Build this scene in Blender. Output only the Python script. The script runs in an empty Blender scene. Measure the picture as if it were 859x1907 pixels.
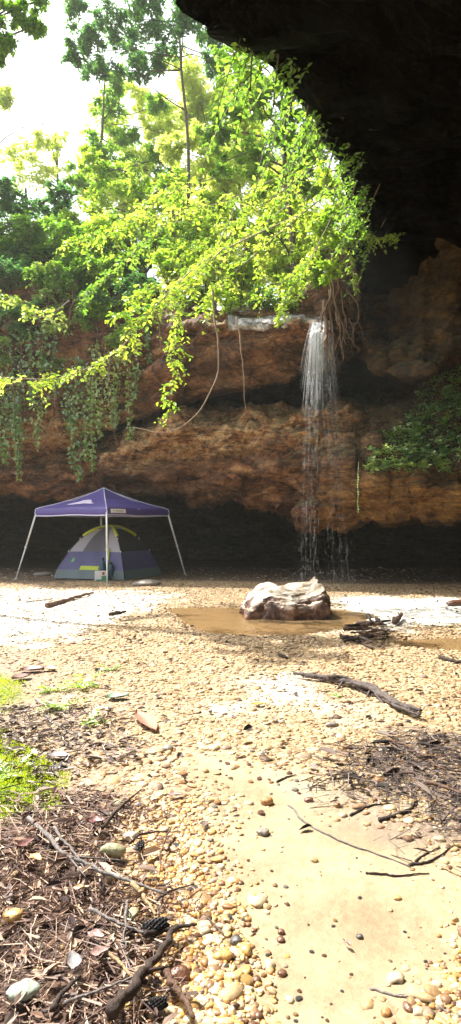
import bpy, math, random
import numpy as np
from mathutils import Vector, Matrix
rad = math.radians
rng = np.random.default_rng(7)
random.seed(7)
C = bpy.context.scene.collection
scene = bpy.context.scene

# ------------------------------------------------------------ camera maths
F = 1136.0
CAMZ = 1.5
PITCH = math.atan(25.5 / F)
def ray(px, py):
    x = (px - 429.5) / F; u = (953.5 - py) / F
    c, s = math.cos(PITCH), math.sin(PITCH)
    return x, c - u * s, s + u * c
def at(px, py, Y):
    x, y, z = ray(px, py); t = Y / y
    return np.array([x * t, Y, CAMZ + z * t])
def gnd(px, py, z0=0.0):
    x, y, z = ray(px, py); t = (z0 - CAMZ) / z
    return np.array([x * t, y * t, z0])

# ------------------------------------------------------------ noise
def _h(ix, iy, iz, s=0):
    h = (ix.astype(np.int64) * 374761393 + iy.astype(np.int64) * 668265263 + iz.astype(np.int64) * 2147483647 + s * 974634777) & 0xffffffff
    h = ((h ^ (h >> 13)) * 1274126177) & 0xffffffff
    h = ((h ^ (h >> 16)) * 2246822519) & 0xffffffff
    return ((h ^ (h >> 15)) & 0xffffff) / float(0xffffff)
def vnoise(P, s=0):
    P = np.asarray(P, float); i = np.floor(P); f = P - i; f = f * f * (3 - 2 * f)
    x, y, z = i[..., 0], i[..., 1], i[..., 2]; r = 0
    for dx in (0, 1):
        wx = f[..., 0] if dx else 1 - f[..., 0]
        for dy in (0, 1):
            wy = f[..., 1] if dy else 1 - f[..., 1]
            for dz in (0, 1):
                wz = f[..., 2] if dz else 1 - f[..., 2]
                r = r + wx * wy * wz * _h(x + dx, y + dy, z + dz, s)
    return r * 2 - 1
def fbm(P, o=4, s=0, gain=.5):
    P = np.asarray(P, float); r = 0; a = 1; t = 0
    for k in range(o):
        r = r + a * vnoise(P * 2 ** k + 17.3 * k, s + k); t += a; a *= gain
    return r / t
def voro(P, s=0):
    P = np.asarray(P, float); i = np.floor(P)
    b1 = np.full(P.shape[:-1], 9.); b2 = b1.copy(); cid = np.zeros(P.shape[:-1])
    for dx in (-1, 0, 1):
        for dy in (-1, 0, 1):
            for dz in (-1, 0, 1):
                c = i + np.array([dx, dy, dz]); a = (c[..., 0], c[..., 1], c[..., 2])
                q = c + np.stack([_h(*a, s + 1), _h(*a, s + 2), _h(*a, s + 3)], -1)
                d = np.linalg.norm(P - q, axis=-1); v = _h(*a, s + 4)
                m = d < b1
                b2 = np.where(m, b1, np.minimum(b2, d)); cid = np.where(m, v, cid); b1 = np.where(m, d, b1)
    return b1, b2, cid

# ------------------------------------------------------------ mesh helpers
class G:
    def __init__(s): s.v = []; s.f = []; s.m = []; s.n = 0
    def add(s, V, Fc, mi=0):
        V = np.asarray(V, float).reshape(-1, 3)
        for fa in (Fc if isinstance(Fc, list) and len(Fc) and isinstance(Fc[0], np.ndarray) and Fc[0].ndim == 2 else [np.asarray(Fc)]):
            if len(fa): s.f.append(fa + s.n); s.m.append(np.full(len(fa), mi))
        s.v.append(V); s.n += len(V); return s
    def tube(s, pts, r, n=6, mi=0, cap=True):
        P = np.asarray(pts, float); k = len(P); r = np.broadcast_to(np.asarray(r, float), (k,))
        T = np.gradient(P, axis=0); T /= np.linalg.norm(T, axis=1, keepdims=True) + 1e-9
        a = np.array([0, 0, 1.]) if abs(T[0][2]) < .9 else np.array([1., 0, 0])
        V = []
        for i in range(k):
            u = a - T[i] * np.dot(a, T[i]); u /= np.linalg.norm(u) + 1e-9; w = np.cross(T[i], u); a = u
            an = np.arange(n) * 2 * np.pi / n
            V.append(P[i] + r[i] * (np.cos(an)[:, None] * u + np.sin(an)[:, None] * w))
        V = np.concatenate(V); fs = []
        for i in range(k - 1):
            for j in range(n):
                fs.append([i * n + j, i * n + (j + 1) % n, (i + 1) * n + (j + 1) % n, (i + 1) * n + j])
        out = [np.array(fs)]
        if cap: out.append(np.array([list(range(n))[::-1], [(k - 1) * n + j for j in range(n)]]))
        return s.add(V, out, mi)
    def sticks(s, P0, P1, R, taper=.4, mi=0):
        P0 = np.asarray(P0); P1 = np.asarray(P1); N = len(P0); R = np.broadcast_to(R, (N,))[:, None]
        T = P1 - P0; T = T / (np.linalg.norm(T, axis=1, keepdims=True) + 1e-9)
        a = np.where(np.abs(T[:, 2:3]) < .9, np.array([[0, 0, 1.]]), np.array([[1., 0, 0]]))
        U = np.cross(a, T); U /= np.linalg.norm(U, axis=1, keepdims=True) + 1e-9; W = np.cross(T, U)
        V = []
        for Pp, q in ((P0, 1), (P1, taper)):
            for k in range(3):
                an = k * 2 * np.pi / 3; V.append(Pp + R * q * (math.cos(an) * U + math.sin(an) * W))
        V = np.stack(V, 1).reshape(-1, 3); b = (np.arange(N) * 6)[:, None]
        q = np.concatenate([b + np.array([[0, 1, 4, 3]]), b + np.array([[1, 2, 5, 4]]), b + np.array([[2, 0, 3, 5]])])
        t = np.concatenate([b + np.array([[2, 1, 0]]), b + np.array([[3, 4, 5]])])
        return s.add(V, [q, t], mi)
    def leaves(s, P, D, Nn, L, Wd, fold=.25, mi=0):
        P = np.asarray(P); N = len(P)
        if N == 0: return s
        L = np.broadcast_to(L, (N,))[:, None]; Wd = np.broadcast_to(Wd, (N,))[:, None]
        D = np.broadcast_to(np.asarray(D, float), (N, 3)); D = D / (np.linalg.norm(D, axis=1, keepdims=True) + 1e-9)
        S = np.cross(D, Nn); S /= np.linalg.norm(S, axis=1, keepdims=True) + 1e-9; U = np.cross(S, D)
        V = np.stack([P, P + D * L * .3 + S * Wd * .5 + U * Wd * fold, P + D * L * .68 + S * Wd * .38 + U * Wd * fold * .6,
                      P + D * L - U * L * .08, P + D * L * .68 - S * Wd * .38 + U * Wd * fold * .6, P + D * L * .3 - S * Wd * .5 + U * Wd * fold], 1).reshape(-1, 3)
        b = (np.arange(N) * 6)[:, None]
        q = np.concatenate([b + np.array([[0, 1, 2, 3]]), b + np.array([[0, 3, 4, 5]])])
        return s.add(V, q, mi)
    def box(s, c, h, rot=None, mi=0):
        V = np.array([[x, y, z] for x in (-1, 1) for y in (-1, 1) for z in (-1, 1)], float) * np.asarray(h)
        if rot is not None: V = V @ np.array(rot).T
        return s.add(V + np.asarray(c), np.array([[0, 1, 3, 2], [4, 6, 7, 5], [0, 4, 5, 1], [2, 3, 7, 6], [0, 2, 6, 4], [1, 5, 7, 3]]), mi)
    def grid(s, V2, mi=0, closeu=False):
        a, b = V2.shape[:2]; I = np.arange(a * b).reshape(a, b)
        if closeu: I = np.concatenate([I, I[:, :1]], 1)
        q = np.stack([I[:-1, :-1], I[:-1, 1:], I[1:, 1:], I[1:, :-1]], -1).reshape(-1, 4)
        return s.add(V2.reshape(-1, 3), q, mi)
    def build(s, name, mats, parent=None, smooth=True, attrs=None, origin=None):
        me = bpy.data.meshes.new(name)
        V = np.concatenate(s.v) if s.v else np.zeros((0, 3))
        if origin is not None: V = V - np.asarray(origin)
        me.vertices.add(len(V)); me.vertices.foreach_set('co', V.ravel().astype(np.float32))
        tot = np.concatenate([np.full(len(f), f.shape[1]) for f in s.f]); idx = np.concatenate([f.ravel() for f in s.f])
        me.loops.add(len(idx)); me.loops.foreach_set('vertex_index', idx.astype(np.int32))
        me.polygons.add(len(tot)); me.polygons.foreach_set('loop_start', np.concatenate([[0], np.cumsum(tot)[:-1]]).astype(np.int32))
        me.polygons.foreach_set('material_index', np.concatenate(s.m).astype(np.int32))
        me.polygons.foreach_set('use_smooth', np.full(len(tot), bool(smooth)))
        if attrs:
            for k, a in attrs.items():
                at_ = me.attributes.new(k, 'FLOAT', 'POINT'); at_.data.foreach_set('value', a.ravel().astype(np.float32))
        for m in (mats if isinstance(mats, (list, tuple)) else [mats]): me.materials.append(m)
        me.update(calc_edges=True); me.validate()
        o = bpy.data.objects.new(name, me); C.objects.link(o)
        if parent is not None: o.parent = parent
        if origin is not None: o.location = Vector(origin)
        return o

def tag(o, label=None, cat=None, group=None, kind=None):
    if label: o['label'] = label
    if cat: o['category'] = cat
    if group: o['group'] = group
    if kind: o['kind'] = kind
    return o
def thing(name, label, cat, loc=(0, 0, 0), group=None):
    o = bpy.data.objects.new(name, None); C.objects.link(o); o.location = Vector(loc); o.empty_display_size = .2
    return tag(o, label, cat, group)
def part(g, name, mat, t, smooth=True):
    """mesh built in world coordinates, parented to thing t (unrotated)"""
    o = g.build(name, mat, None, smooth); o.data.transform(Matrix.Translation(-t.location)); o.parent = t
    return o
def spl(pts, n=24):
    P = np.asarray(pts, float); k = len(P)
    if k < 3:
        t = np.linspace(0, 1, n)[:, None]; return P[0] * (1 - t) + P[-1] * t
    Q = np.vstack([2 * P[0] - P[1], P, 2 * P[-1] - P[-2]]); out = []
    for u in np.linspace(0, k - 1 - 1e-6, n):
        i = int(u); t = u - i; a, b, c, d = Q[i:i + 4]
        out.append(.5 * ((2 * b) + (-a + c) * t + (2 * a - 5 * b + 4 * c - d) * t * t + (-a + 3 * b - 3 * c + d) * t ** 3))
    return np.array(out)
def unit(n, r=rng):
    v = r.normal(size=(n, 3)); return v / np.linalg.norm(v, axis=1, keepdims=True)

# ------------------------------------------------------------ materials
class NT:
    def __init__(s, name):
        s.m = bpy.data.materials.new(name); s.m.use_nodes = True; s.t = s.m.node_tree; s.t.nodes.clear()
        s.out = s.n('ShaderNodeOutputMaterial')
    def n(s, ty, **k):
        x = s.t.nodes.new(ty)
        for a, b in k.items(): setattr(x, a, b)
        return x
    def l(s, a, b): s.t.links.new(a, b)
    def set(s, sock, v):
        if hasattr(v, 'is_output') or isinstance(v, bpy.types.NodeSocket): s.l(v, sock)
        else:
            try: sock.default_value = v
            except Exception: sock.default_value = (*v, 1)
    def pos(s): return s.n('ShaderNodeNewGeometry').outputs['Position']
    def scale(s, vec, sc):
        x = s.n('ShaderNodeVectorMath', operation='MULTIPLY'); s.l(vec, x.inputs[0]); x.inputs[1].default_value = sc; return x.outputs[0]
    def noise(s, vec, scale, detail=5, rough=.55, dist=0):
        x = s.n('ShaderNodeTexNoise'); s.l(vec, x.inputs['Vector']); x.inputs['Scale'].default_value = scale
        x.inputs['Detail'].default_value = detail; x.inputs['Roughness'].default_value = rough; x.inputs['Distortion'].default_value = dist
        return x.outputs['Fac']
    def voro(s, vec, scale, feature='F1', out='Distance', rnd=1):
        x = s.n('ShaderNodeTexVoronoi', feature=feature); s.l(vec, x.inputs['Vector']); x.inputs['Scale'].default_value = scale
        x.inputs['Randomness'].default_value = rnd; return x.outputs[out]
    def ramp(s, fac, stops, interp='LINEAR'):
        x = s.n('ShaderNodeValToRGB'); x.color_ramp.interpolation = interp; e = x.color_ramp.elements
        while len(e) < len(stops): e.new(.5)
        for i, (p, c) in enumerate(stops): e[i].position = p; e[i].color = (*c, 1) if len(c) == 3 else c
        s.l(fac, x.inputs[0]); return x.outputs[0]
    def mix(s, f, a, b, blend='MIX'):
        x = s.n('ShaderNodeMix', data_type='RGBA', blend_type=blend); s.set(x.inputs[0], f)
        for so, v in ((x.inputs[6], a), (x.inputs[7], b)):
            if isinstance(v, bpy.types.NodeSocket): s.l(v, so)
            else: so.default_value = (*v, 1)
        return x.outputs[2]
    def math(s, op, a, b=0.0, clamp=False):
        x = s.n('ShaderNodeMath', operation=op, use_clamp=clamp); s.set(x.inputs[0], a); s.set(x.inputs[1], b); return x.outputs[0]
    def attr(s, name): return s.n('ShaderNodeAttribute', attribute_name=name).outputs['Fac']
    def isl(s): return s.n('ShaderNodeNewGeometry').outputs['Random Per Island']
    def orand(s): return s.n('ShaderNodeObjectInfo').outputs['Random']
    def bump(s, h, dist=.02, strength=1, normal=None):
        x = s.n('ShaderNodeBump'); s.l(h, x.inputs['Height']); x.inputs['Distance'].default_value = dist; x.inputs['Strength'].default_value = strength
        if normal: s.l(normal, x.inputs['Normal'])
        return x.outputs[0]
    def pbr(s, col, rough=.7, bump=None, spec=.5, metal=0, **k):
        x = s.n('ShaderNodeBsdfPrincipled'); s.set(x.inputs['Base Color'], col if isinstance(col, bpy.types.NodeSocket) else (*col, 1))
        s.set(x.inputs['Roughness'], rough); s.set(x.inputs['Specular IOR Level'], spec); x.inputs['Metallic'].default_value = metal
        for a, b in k.items(): s.set(x.inputs[a], b)
        if bump: s.l(bump, x.inputs['Normal'])
        return x.outputs[0]
    def done(s, sh): s.l(sh, s.out.inputs['Surface']); return s.m

def leaf_mat(name, cols, trans=.5, gloss=.06, tcols=None):
    t = NT(name); f = t.isl()
    n = t.noise(t.pos(), .7, 2)
    f2 = t.math('ADD', t.math('MULTIPLY', f, .7), t.math('MULTIPLY', t.math('SUBTRACT', n, .35), .9), True)
    k = len(cols); col = t.ramp(f2, [(i / (k - 1), c) for i, c in enumerate(cols)])
    tc = tcols or [(min(c[0] * 1.9, 1), min(c[1] * 1.7, 1), c[2] * .5) for c in cols]
    tcol = t.ramp(f2, [(i / (k - 1), c) for i, c in enumerate(tc)])
    d = t.n('ShaderNodeBsdfDiffuse'); t.l(col, d.inputs[0]); tr = t.n('ShaderNodeBsdfTranslucent'); t.l(tcol, tr.inputs[0])
    m = t.n('ShaderNodeMixShader'); m.inputs[0].default_value = trans; t.l(d.outputs[0], m.inputs[1]); t.l(tr.outputs[0], m.inputs[2])
    g = t.n('ShaderNodeBsdfGlossy'); g.inputs['Roughness'].default_value = .35; g.inputs['Color'].default_value = (1, 1, 1, 1)
    m2 = t.n('ShaderNodeMixShader'); m2.inputs[0].default_value = gloss; t.l(m.outputs[0], m2.inputs[1]); t.l(g.outputs[0], m2.inputs[2])
    return t.done(m2.outputs[0])
def bark_mat(name, a, b, sc=14):
    t = NT(name); p = t.n('ShaderNodeTexCoord').outputs['Object']
    n = t.noise(t.scale(p, (1, 1, .35)), sc, 6, .65); r = t.orand()
    col = t.ramp(n, [(.25, a), (.75, b)])
    col = t.mix(t.math('MULTIPLY', r, .35), col, tuple(x * .5 for x in a))
    return t.done(t.pbr(col, .8, t.bump(n, .02, .8)))
def flat_mat(name, c, rough=.6, sc=30, amt=.15, metal=0, bump=.002, **k):
    t = NT(name); p = t.n('ShaderNodeTexCoord').outputs['Object']; n = t.noise(p, sc, 4)
    col = t.ramp(n, [(.2, tuple(x * (1 - amt) for x in c)), (.8, tuple(min(1, x * (1 + amt)) for x in c))])
    return t.done(t.pbr(col, rough, t.bump(n, bump, .6), metal=metal, **k))

def rock_mat(name, dark=False, moss=.5):
    t = NT(name); P = t.pos()
    big = t.noise(P, .45, 4, .6); mid = t.noise(t.scale(P, (1, 1, 2.2)), 1.6, 7, .62, .6); fine = t.noise(P, 14, 6, .65)
    strat = t.noise(t.scale(P, (.15, .15, 2.6)), 1.3, 5, .6, .8)
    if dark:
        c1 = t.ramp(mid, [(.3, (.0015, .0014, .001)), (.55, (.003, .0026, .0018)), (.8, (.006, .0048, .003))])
    else:
        c1 = t.ramp(mid, [(.3, (.022, .014, .01)), (.40, (.09, .043, .022)), (.52, (.25, .115, .055)), (.64, (.37, .20, .10)), (.8, (.47, .34, .2))])
        c2 = t.ramp(strat, [(.35, (.025, .019, .015)), (.5, (.1, .052, .028)), (.7, (.24, .16, .09))])
        c1 = t.mix(t.ramp(big, [(.4, (0, 0, 0)), (.62, (.8, .8, .8))]), c1, c2)
        cr = t.voro(t.scale(P, (.8, .8, 1.5)), 1.1, 'DISTANCE_TO_EDGE')
        c1 = t.mix(t.math('MULTIPLY', t.ramp(cr, [(0, (1, 1, 1)), (.035, (0, 0, 0))]), .5), c1, (.02, .014, .01))
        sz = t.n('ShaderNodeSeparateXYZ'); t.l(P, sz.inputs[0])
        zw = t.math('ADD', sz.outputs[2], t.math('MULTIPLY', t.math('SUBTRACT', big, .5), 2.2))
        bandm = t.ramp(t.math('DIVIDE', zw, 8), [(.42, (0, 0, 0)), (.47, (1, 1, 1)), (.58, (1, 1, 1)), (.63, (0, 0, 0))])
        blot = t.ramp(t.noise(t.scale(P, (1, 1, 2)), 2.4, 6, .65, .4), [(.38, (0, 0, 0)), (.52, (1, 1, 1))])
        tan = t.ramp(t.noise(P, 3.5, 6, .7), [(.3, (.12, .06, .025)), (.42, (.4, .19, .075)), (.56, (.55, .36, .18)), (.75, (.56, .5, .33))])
        c1 = t.mix(t.math('MULTIPLY', t.math('MULTIPLY', bandm, blot), .85), c1, tan)  # sky-lit ledge highlights painted in as a tan band by height
        # colour zones: shade painted into the right wall, orange stain low on the right
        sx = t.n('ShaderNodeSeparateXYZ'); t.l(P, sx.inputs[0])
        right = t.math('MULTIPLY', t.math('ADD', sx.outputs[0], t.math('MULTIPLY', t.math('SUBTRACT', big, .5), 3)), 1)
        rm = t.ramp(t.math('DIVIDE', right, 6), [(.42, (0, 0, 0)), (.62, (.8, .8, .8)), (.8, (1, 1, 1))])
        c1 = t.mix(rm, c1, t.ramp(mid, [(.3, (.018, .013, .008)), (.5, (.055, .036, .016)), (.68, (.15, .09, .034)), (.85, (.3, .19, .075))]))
        lowm = t.math('MULTIPLY', t.ramp(t.math('DIVIDE', t.math('ADD', sx.outputs[0], t.math('MULTIPLY', big, 2)), 6), [(.48, (0, 0, 0)), (.6, (1, 1, 1))]), t.ramp(t.math('DIVIDE', t.math('ADD', sz.outputs[2], t.math('MULTIPLY', mid, .6)), 5), [(.52, (1, 1, 1)), (.66, (0, 0, 0))]))
        c1 = t.mix(t.math('MULTIPLY', lowm, .8), c1, t.ramp(mid, [(.3, (.13, .06, .02)), (.6, (.34, .17, .04)), (.85, (.5, .32, .12))]))
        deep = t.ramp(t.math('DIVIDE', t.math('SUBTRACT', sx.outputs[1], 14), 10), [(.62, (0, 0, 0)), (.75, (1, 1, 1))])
        c1 = t.mix(t.math('MULTIPLY', deep, .8), c1, (.015, .014, .012))  # shade of cave and crevice painted in, by depth
    c1 = t.mix(.9, c1, t.ramp(fine, [(.3, (.22, .21, .2)), (.7, (.8, .78, .72))]), 'SOFT_LIGHT')
    c1 = t.mix(.8, c1, t.ramp(t.noise(t.scale(P, (.5, .5, 1.6)), 5, 7, .7, .8), [(.36, (.12, .11, .1)), (.5, (.5, .5, .5)), (.66, (.85, .82, .74))]), 'SOFT_LIGHT')
    if not dark:
        seam = t.n('ShaderNodeMath', operation='ABSOLUTE'); t.l(t.math('SUBTRACT', t.noise(t.scale(P, (.22, .22, 1.5)), 1.1, 5, .6, .5), .5), seam.inputs[0])
        c1 = t.mix(t.math('MULTIPLY', t.ramp(seam.outputs[0], [(0, (1, 1, 1)), (.012, (0, 0, 0))]), .75), c1, (.012, .009, .007))
    if moss:
        nz = t.n('ShaderNodeSeparateXYZ'); t.l(t.n('ShaderNodeNewGeometry').outputs['Normal'], nz.inputs[0])
        k = t.math('ADD', nz.outputs[2], t.math('MULTIPLY', t.math('SUBTRACT', t.noise(P, 2.2, 6, .7), .5), 2.2))
        mk = t.ramp(k, [(.62, (0, 0, 0)), (.95, (1, 1, 1))])
        c1 = t.mix(t.math('MULTIPLY', mk, moss), c1, t.ramp(fine, [(.35, (.10, .10, .04)), (.6, (.22, .21, .10)), (.8, (.38, .33, .2))]))
    h = t.math('ADD', t.math('MULTIPLY', mid, 1), t.math('MULTIPLY', fine, .25)); h = t.math('ADD', h, t.math('MULTIPLY', strat, .6))
    return t.done(t.pbr(c1, t.math('SUBTRACT', .85, t.math('MULTIPLY', big, .3)), t.bump(h, .3, 1), spec=.04 if dark else .35))

M = {}
M['rock'] = rock_mat('cliff sandstone'); M['roof'] = rock_mat('near black overhang stand-in', True, 0)
M['leaf_lime'] = leaf_mat('lime leaves', [(.08, .2, .02), (.2, .36, .03), (.34, .48, .05), (.46, .5, .10)], .6, tcols=[(.16, .42, .02), (.42, .7, .04), (.7, .88, .06), (.85, .9, .2)])
M['leaf_mid'] = leaf_mat('mid green leaves', [(.05, .13, .02), (.12, .24, .03), (.24, .38, .05)], .55, tcols=[(.12, .3, .02), (.3, .6, .04), (.55, .8, .08)])
M['leaf_dark'] = leaf_mat('dark green leaves', [(.025, .08, .03), (.06, .15, .05), (.13, .26, .07)], .5, tcols=[(.06, .2, .04), (.15, .38, .07), (.3, .55, .12)])
M['leaf_pale'] = leaf_mat('pale vine leaves', [(.10, .22, .05), (.26, .42, .12), (.5, .62, .25)], .45, .1)
M['leaf_wall'] = leaf_mat('wall plant leaves', [(.03, .10, .02), (.13, .3, .06), (.36, .55, .16)], .35, .12)
M['leaf_yellow'] = leaf_mat('yellow green leaves', [(.28, .38, .04), (.42, .52, .08), (.55, .6, .16)], .62, tcols=[(.65, .85, .1), (.85, .96, .16), (.95, .98, .36)])
M['bark'] = bark_mat('grey bark', (.07, .055, .04), (.2, .16, .12))
M['bark_pale'] = bark_mat('pale bark', (.25, .18, .12), (.48, .38, .27))
M['root'] = bark_mat('hanging root bark', (.09, .05, .032), (.34, .21, .14))
M['wood_dark'] = bark_mat('wet dark wood', (.015, .01, .008), (.07, .04, .025), 40)
M['wood_brown'] = bark_mat('brown wood', (.07, .035, .022), (.2, .11, .065), 40)
M['wood_grey'] = bark_mat('weathered grey wood', (.10, .085, .08), (.3, .27, .25), 40)
M['wood_tan'] = bark_mat('tan split wood', (.3, .19, .1), (.55, .4, .22), 40)
# ============================================================ zones on the ground (world-space outlines)
def wpoly(px): return np.array([gnd(a, b)[:2] for a, b in px])
def sdist(poly, X, Y):
    """signed distance, positive inside"""
    d = np.full(X.shape, 1e9); ins = np.zeros(X.shape, bool); n = len(poly)
    for i in range(n):
        a = poly[i]; b = poly[(i + 1) % n]; e = b - a; wx = X - a[0]; wy = Y - a[1]
        t = np.clip((wx * e[0] + wy * e[1]) / (e @ e + 1e-12), 0, 1)
        d = np.minimum(d, np.hypot(wx - t * e[0], wy - t * e[1]))
        c = ((a[1] > Y) != (b[1] > Y)) & (X < (b[0] - a[0]) * (Y - a[1]) / (b[1] - a[1] + 1e-12) + a[0]); ins ^= c
    return np.where(ins, d, -d)
def zone(poly, X, Y, soft=.12, amp=.15, sc=2.5, s=0):
    n = fbm(np.stack([X * sc, Y * sc, X * 0], -1), 4, s)
    return np.clip((sdist(poly, X, Y) + n * amp) / soft + .5, 0, 1)
Z_sand = wpoly([(350, 1405), (560, 1440), (700, 1500), (859, 1600), (1100, 1650), (1000, 1800), (800, 1830), (760, 1907), (750, 2200), (440, 2200), (425, 1800), (430, 1680), (380, 1600), (430, 1540), (360, 1450)])
Z_litter = wpoly([(-400, 1480), (-100, 1520), (60, 1500), (180, 1475), (240, 1530), (250, 1640), (330, 1740), (330, 1907), (330, 2200), (-900, 2200)])
Z_moss = wpoly([(-350, 1360), (0, 1365), (60, 1400), (112, 1450), (80, 1510), (0, 1548), (-250, 1530)])
Z_moss2 = wpoly([(-300, 1240), (0, 1262), (50, 1280), (40, 1305), (0, 1330), (-250, 1330)])
Z_debris = wpoly([(640, 1470), (700, 1400), (790, 1370), (1000, 1370), (1200, 1600), (859, 1600), (760, 1560)])
Z_pool = wpoly([(312, 1133), (360, 1130), (470, 1131), (640, 1133), (700, 1146), (640, 1168), (560, 1180), (470, 1181), (390, 1176), (345, 1160)])
Z_pool2 = wpoly([(700, 1190), (780, 1184), (900, 1180), (1100, 1190), (1000, 1215), (859, 1210), (760, 1203)])
Z_splash_glare = wpoly([(590, 1116), (640, 1106), (760, 1110), (900, 1116), (1050, 1125), (900, 1160), (700, 1164), (600, 1172)])  # sun glare on the splash, painted as pale ground
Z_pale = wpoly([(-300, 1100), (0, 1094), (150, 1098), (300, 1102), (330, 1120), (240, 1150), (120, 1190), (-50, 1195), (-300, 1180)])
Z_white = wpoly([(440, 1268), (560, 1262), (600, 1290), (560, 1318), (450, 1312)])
Z_grey = wpoly([(-200, 1200), (90, 1200), (150, 1260), (200, 1330), (220, 1420), (150, 1480), (-100, 1500), (-400, 1400)])
def gh(X, Y):
    X = np.asarray(X, float); Y = np.asarray(Y, float)
    P = np.stack([X, Y, X * 0], -1)
    h = .035 * fbm(P * .6, 3, 3) + .010 * fbm(P * 3, 3, 5) * np.clip((30 - Y) / 10, 0, 1)
    h = h + .07 * np.clip(sdist(Z_litter, X, Y) / .5, 0, 1) + .07 * np.clip(sdist(Z_moss, X, Y) / .18, 0, 1) + .05 * np.clip(sdist(Z_moss2, X, Y) / .2, 0, 1)
    h = h - .02 * np.clip(sdist(Z_sand, X, Y) / .2, 0, 1)
    for z in (Z_pool, Z_pool2): h = h - .09 * np.clip(sdist(z, X, Y) / .35 + .35, 0, 1)
    near = np.clip((1.5 - np.abs(Y - 3)) / 1, 0, 1)
    return h
def gz(x, y): return float(gh(np.array([x]), np.array([y]))[0])
def G3(px, py, dz=0):
    p = gnd(px, py); h = gz(p[0], p[1]); q = gnd(px, py, h); return np.array([q[0], q[1], gz(q[0], q[1]) + dz])

def axis(*seg):
    out = [];
    for a, b, st in seg: out.append(np.arange(a, b - 1e-6, st))
    out.append([seg[-1][1]]); return np.concatenate(out)
xs = axis((-70, -9, 3), (-9, -2.4, .1), (-2.4, 2.4, .03), (2.4, 9, .1), (9, 70, 3))
ys = axis((-30, 1, 1.2), (1, 5, .03), (5, 18, .09), (18, 32, .35), (32, 120, 5))
Xg, Yg = np.meshgrid(xs, ys)
Zg = gh(Xg, Yg)
g = G(); g.grid(np.stack([Xg, Yg, Zg], -1))
t = NT('ground sand and fine gravel'); P = t.pos()
n1 = t.noise(P, 1.6, 5); n2 = t.noise(P, 26, 6, .65); n3 = t.noise(P, 160, 3, .6); vd = t.voro(t.scale(P, (1, 1, .4)), 26); vd2 = t.voro(P, 60)
vc = t.voro(t.scale(P, (1, 1, .4)), 26, out='Color')
grav = t.ramp(t.math('ADD', t.math('MULTIPLY', vc, .7), t.math('MULTIPLY', n1, .3)), [(.2, (.16, .10, .05)), (.45, (.32, .21, .11)), (.7, (.45, .34, .2)), (.95, (.5, .42, .3))])
sand = t.ramp(n1, [(.3, (.25, .19, .12)), (.5, (.34, .27, .175)), (.75, (.39, .32, .22))])
sand = t.mix(t.ramp(t.noise(t.scale(P, (1, .6, 1)), 2.3, 6, .65, .5), [(.5, (0, 0, 0)), (.7, (.55, .55, .55))]), sand, (.21, .15, .09)); sand = t.mix(.8, sand, t.ramp(n2, [(.3, (.36, .33, .28)), (.7, (.62, .6, .56))]), 'SOFT_LIGHT'); sand = t.mix(t.ramp(t.noise(P, 75, 3, .7), [(.66, (0, 0, 0)), (.74, (.6, .6, .6))]), sand, (.14, .09, .05))
lit = t.ramp(n2, [(.3, (.035, .02, .013)), (.55, (.11, .06, .04)), (.75, (.22, .14, .09))])
mos = t.ramp(n2, [(.3, (.06, .10, .01)), (.6, (.19, .28, .02)), (.8, (.32, .38, .05))])
grey = t.ramp(n2, [(.3, (.14, .10, .075)), (.7, (.32, .25, .19))])
pol = t.ramp(n2, [(.3, (.2, .13, .06)), (.7, (.3, .2, .1))])
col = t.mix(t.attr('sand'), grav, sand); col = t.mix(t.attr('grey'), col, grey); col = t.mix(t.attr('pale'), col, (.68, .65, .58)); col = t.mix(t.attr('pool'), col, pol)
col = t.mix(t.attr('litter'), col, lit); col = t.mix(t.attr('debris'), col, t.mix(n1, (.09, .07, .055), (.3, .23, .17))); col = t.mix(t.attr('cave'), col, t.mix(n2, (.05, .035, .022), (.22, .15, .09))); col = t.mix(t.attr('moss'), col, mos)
gm = t.math('SUBTRACT', 1, t.attr('sand'), True)
h = t.math('ADD', t.math('MULTIPLY', t.math('MULTIPLY', vd, -1.), gm), t.math('MULTIPLY', n2, .5)); h = t.math('ADD', h, t.math('MULTIPLY', n3, .12))
rough = t.math('SUBTRACT', .8, t.math('MULTIPLY', t.attr('wet'), .42))
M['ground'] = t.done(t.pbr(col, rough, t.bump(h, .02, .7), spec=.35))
at_ = {'sand': zone(Z_sand, Xg, Yg, .3, .25), 'litter': zone(Z_litter, Xg, Yg, .2, .25), 'moss': np.maximum(zone(Z_moss, Xg, Yg, .12, .22, 5), .8 * zone(Z_moss2, Xg, Yg, .3, .3)),
       'debris': .85 * zone(Z_debris, Xg, Yg, .5, .5, 3), 'pool': np.maximum(zone(Z_pool, Xg, Yg, .15, .1), zone(Z_pool2, Xg, Yg, .2, .15)),
       'pale': np.maximum(np.maximum(zone(Z_splash_glare, Xg, Yg, .9, 1.0, 1.6), .6 * zone(Z_white, Xg, Yg, .8, .9, 2)), .85 * zone(Z_pale, Xg, Yg, .8, .8)), 'grey': .7 * zone(Z_grey, Xg, Yg, .6, .8, 1.5),
       'cave': np.clip((Yg - 15.9 + .5 * fbm(np.stack([Xg * .7, Yg, Xg * 0], -1), 3)) / .8, 0, 1)}  # floor under the cave painted darker for its shade
at_['wet'] = np.clip(at_['sand'] * (.5 + .6 * fbm(np.stack([Xg, Yg, Xg * 0], -1) * .9, 3, 9)), 0, 1)
tag(g.build('ground', M['ground'], attrs=at_), 'pale sandy gravel floor of the rock shelter', kind='structure')

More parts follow.
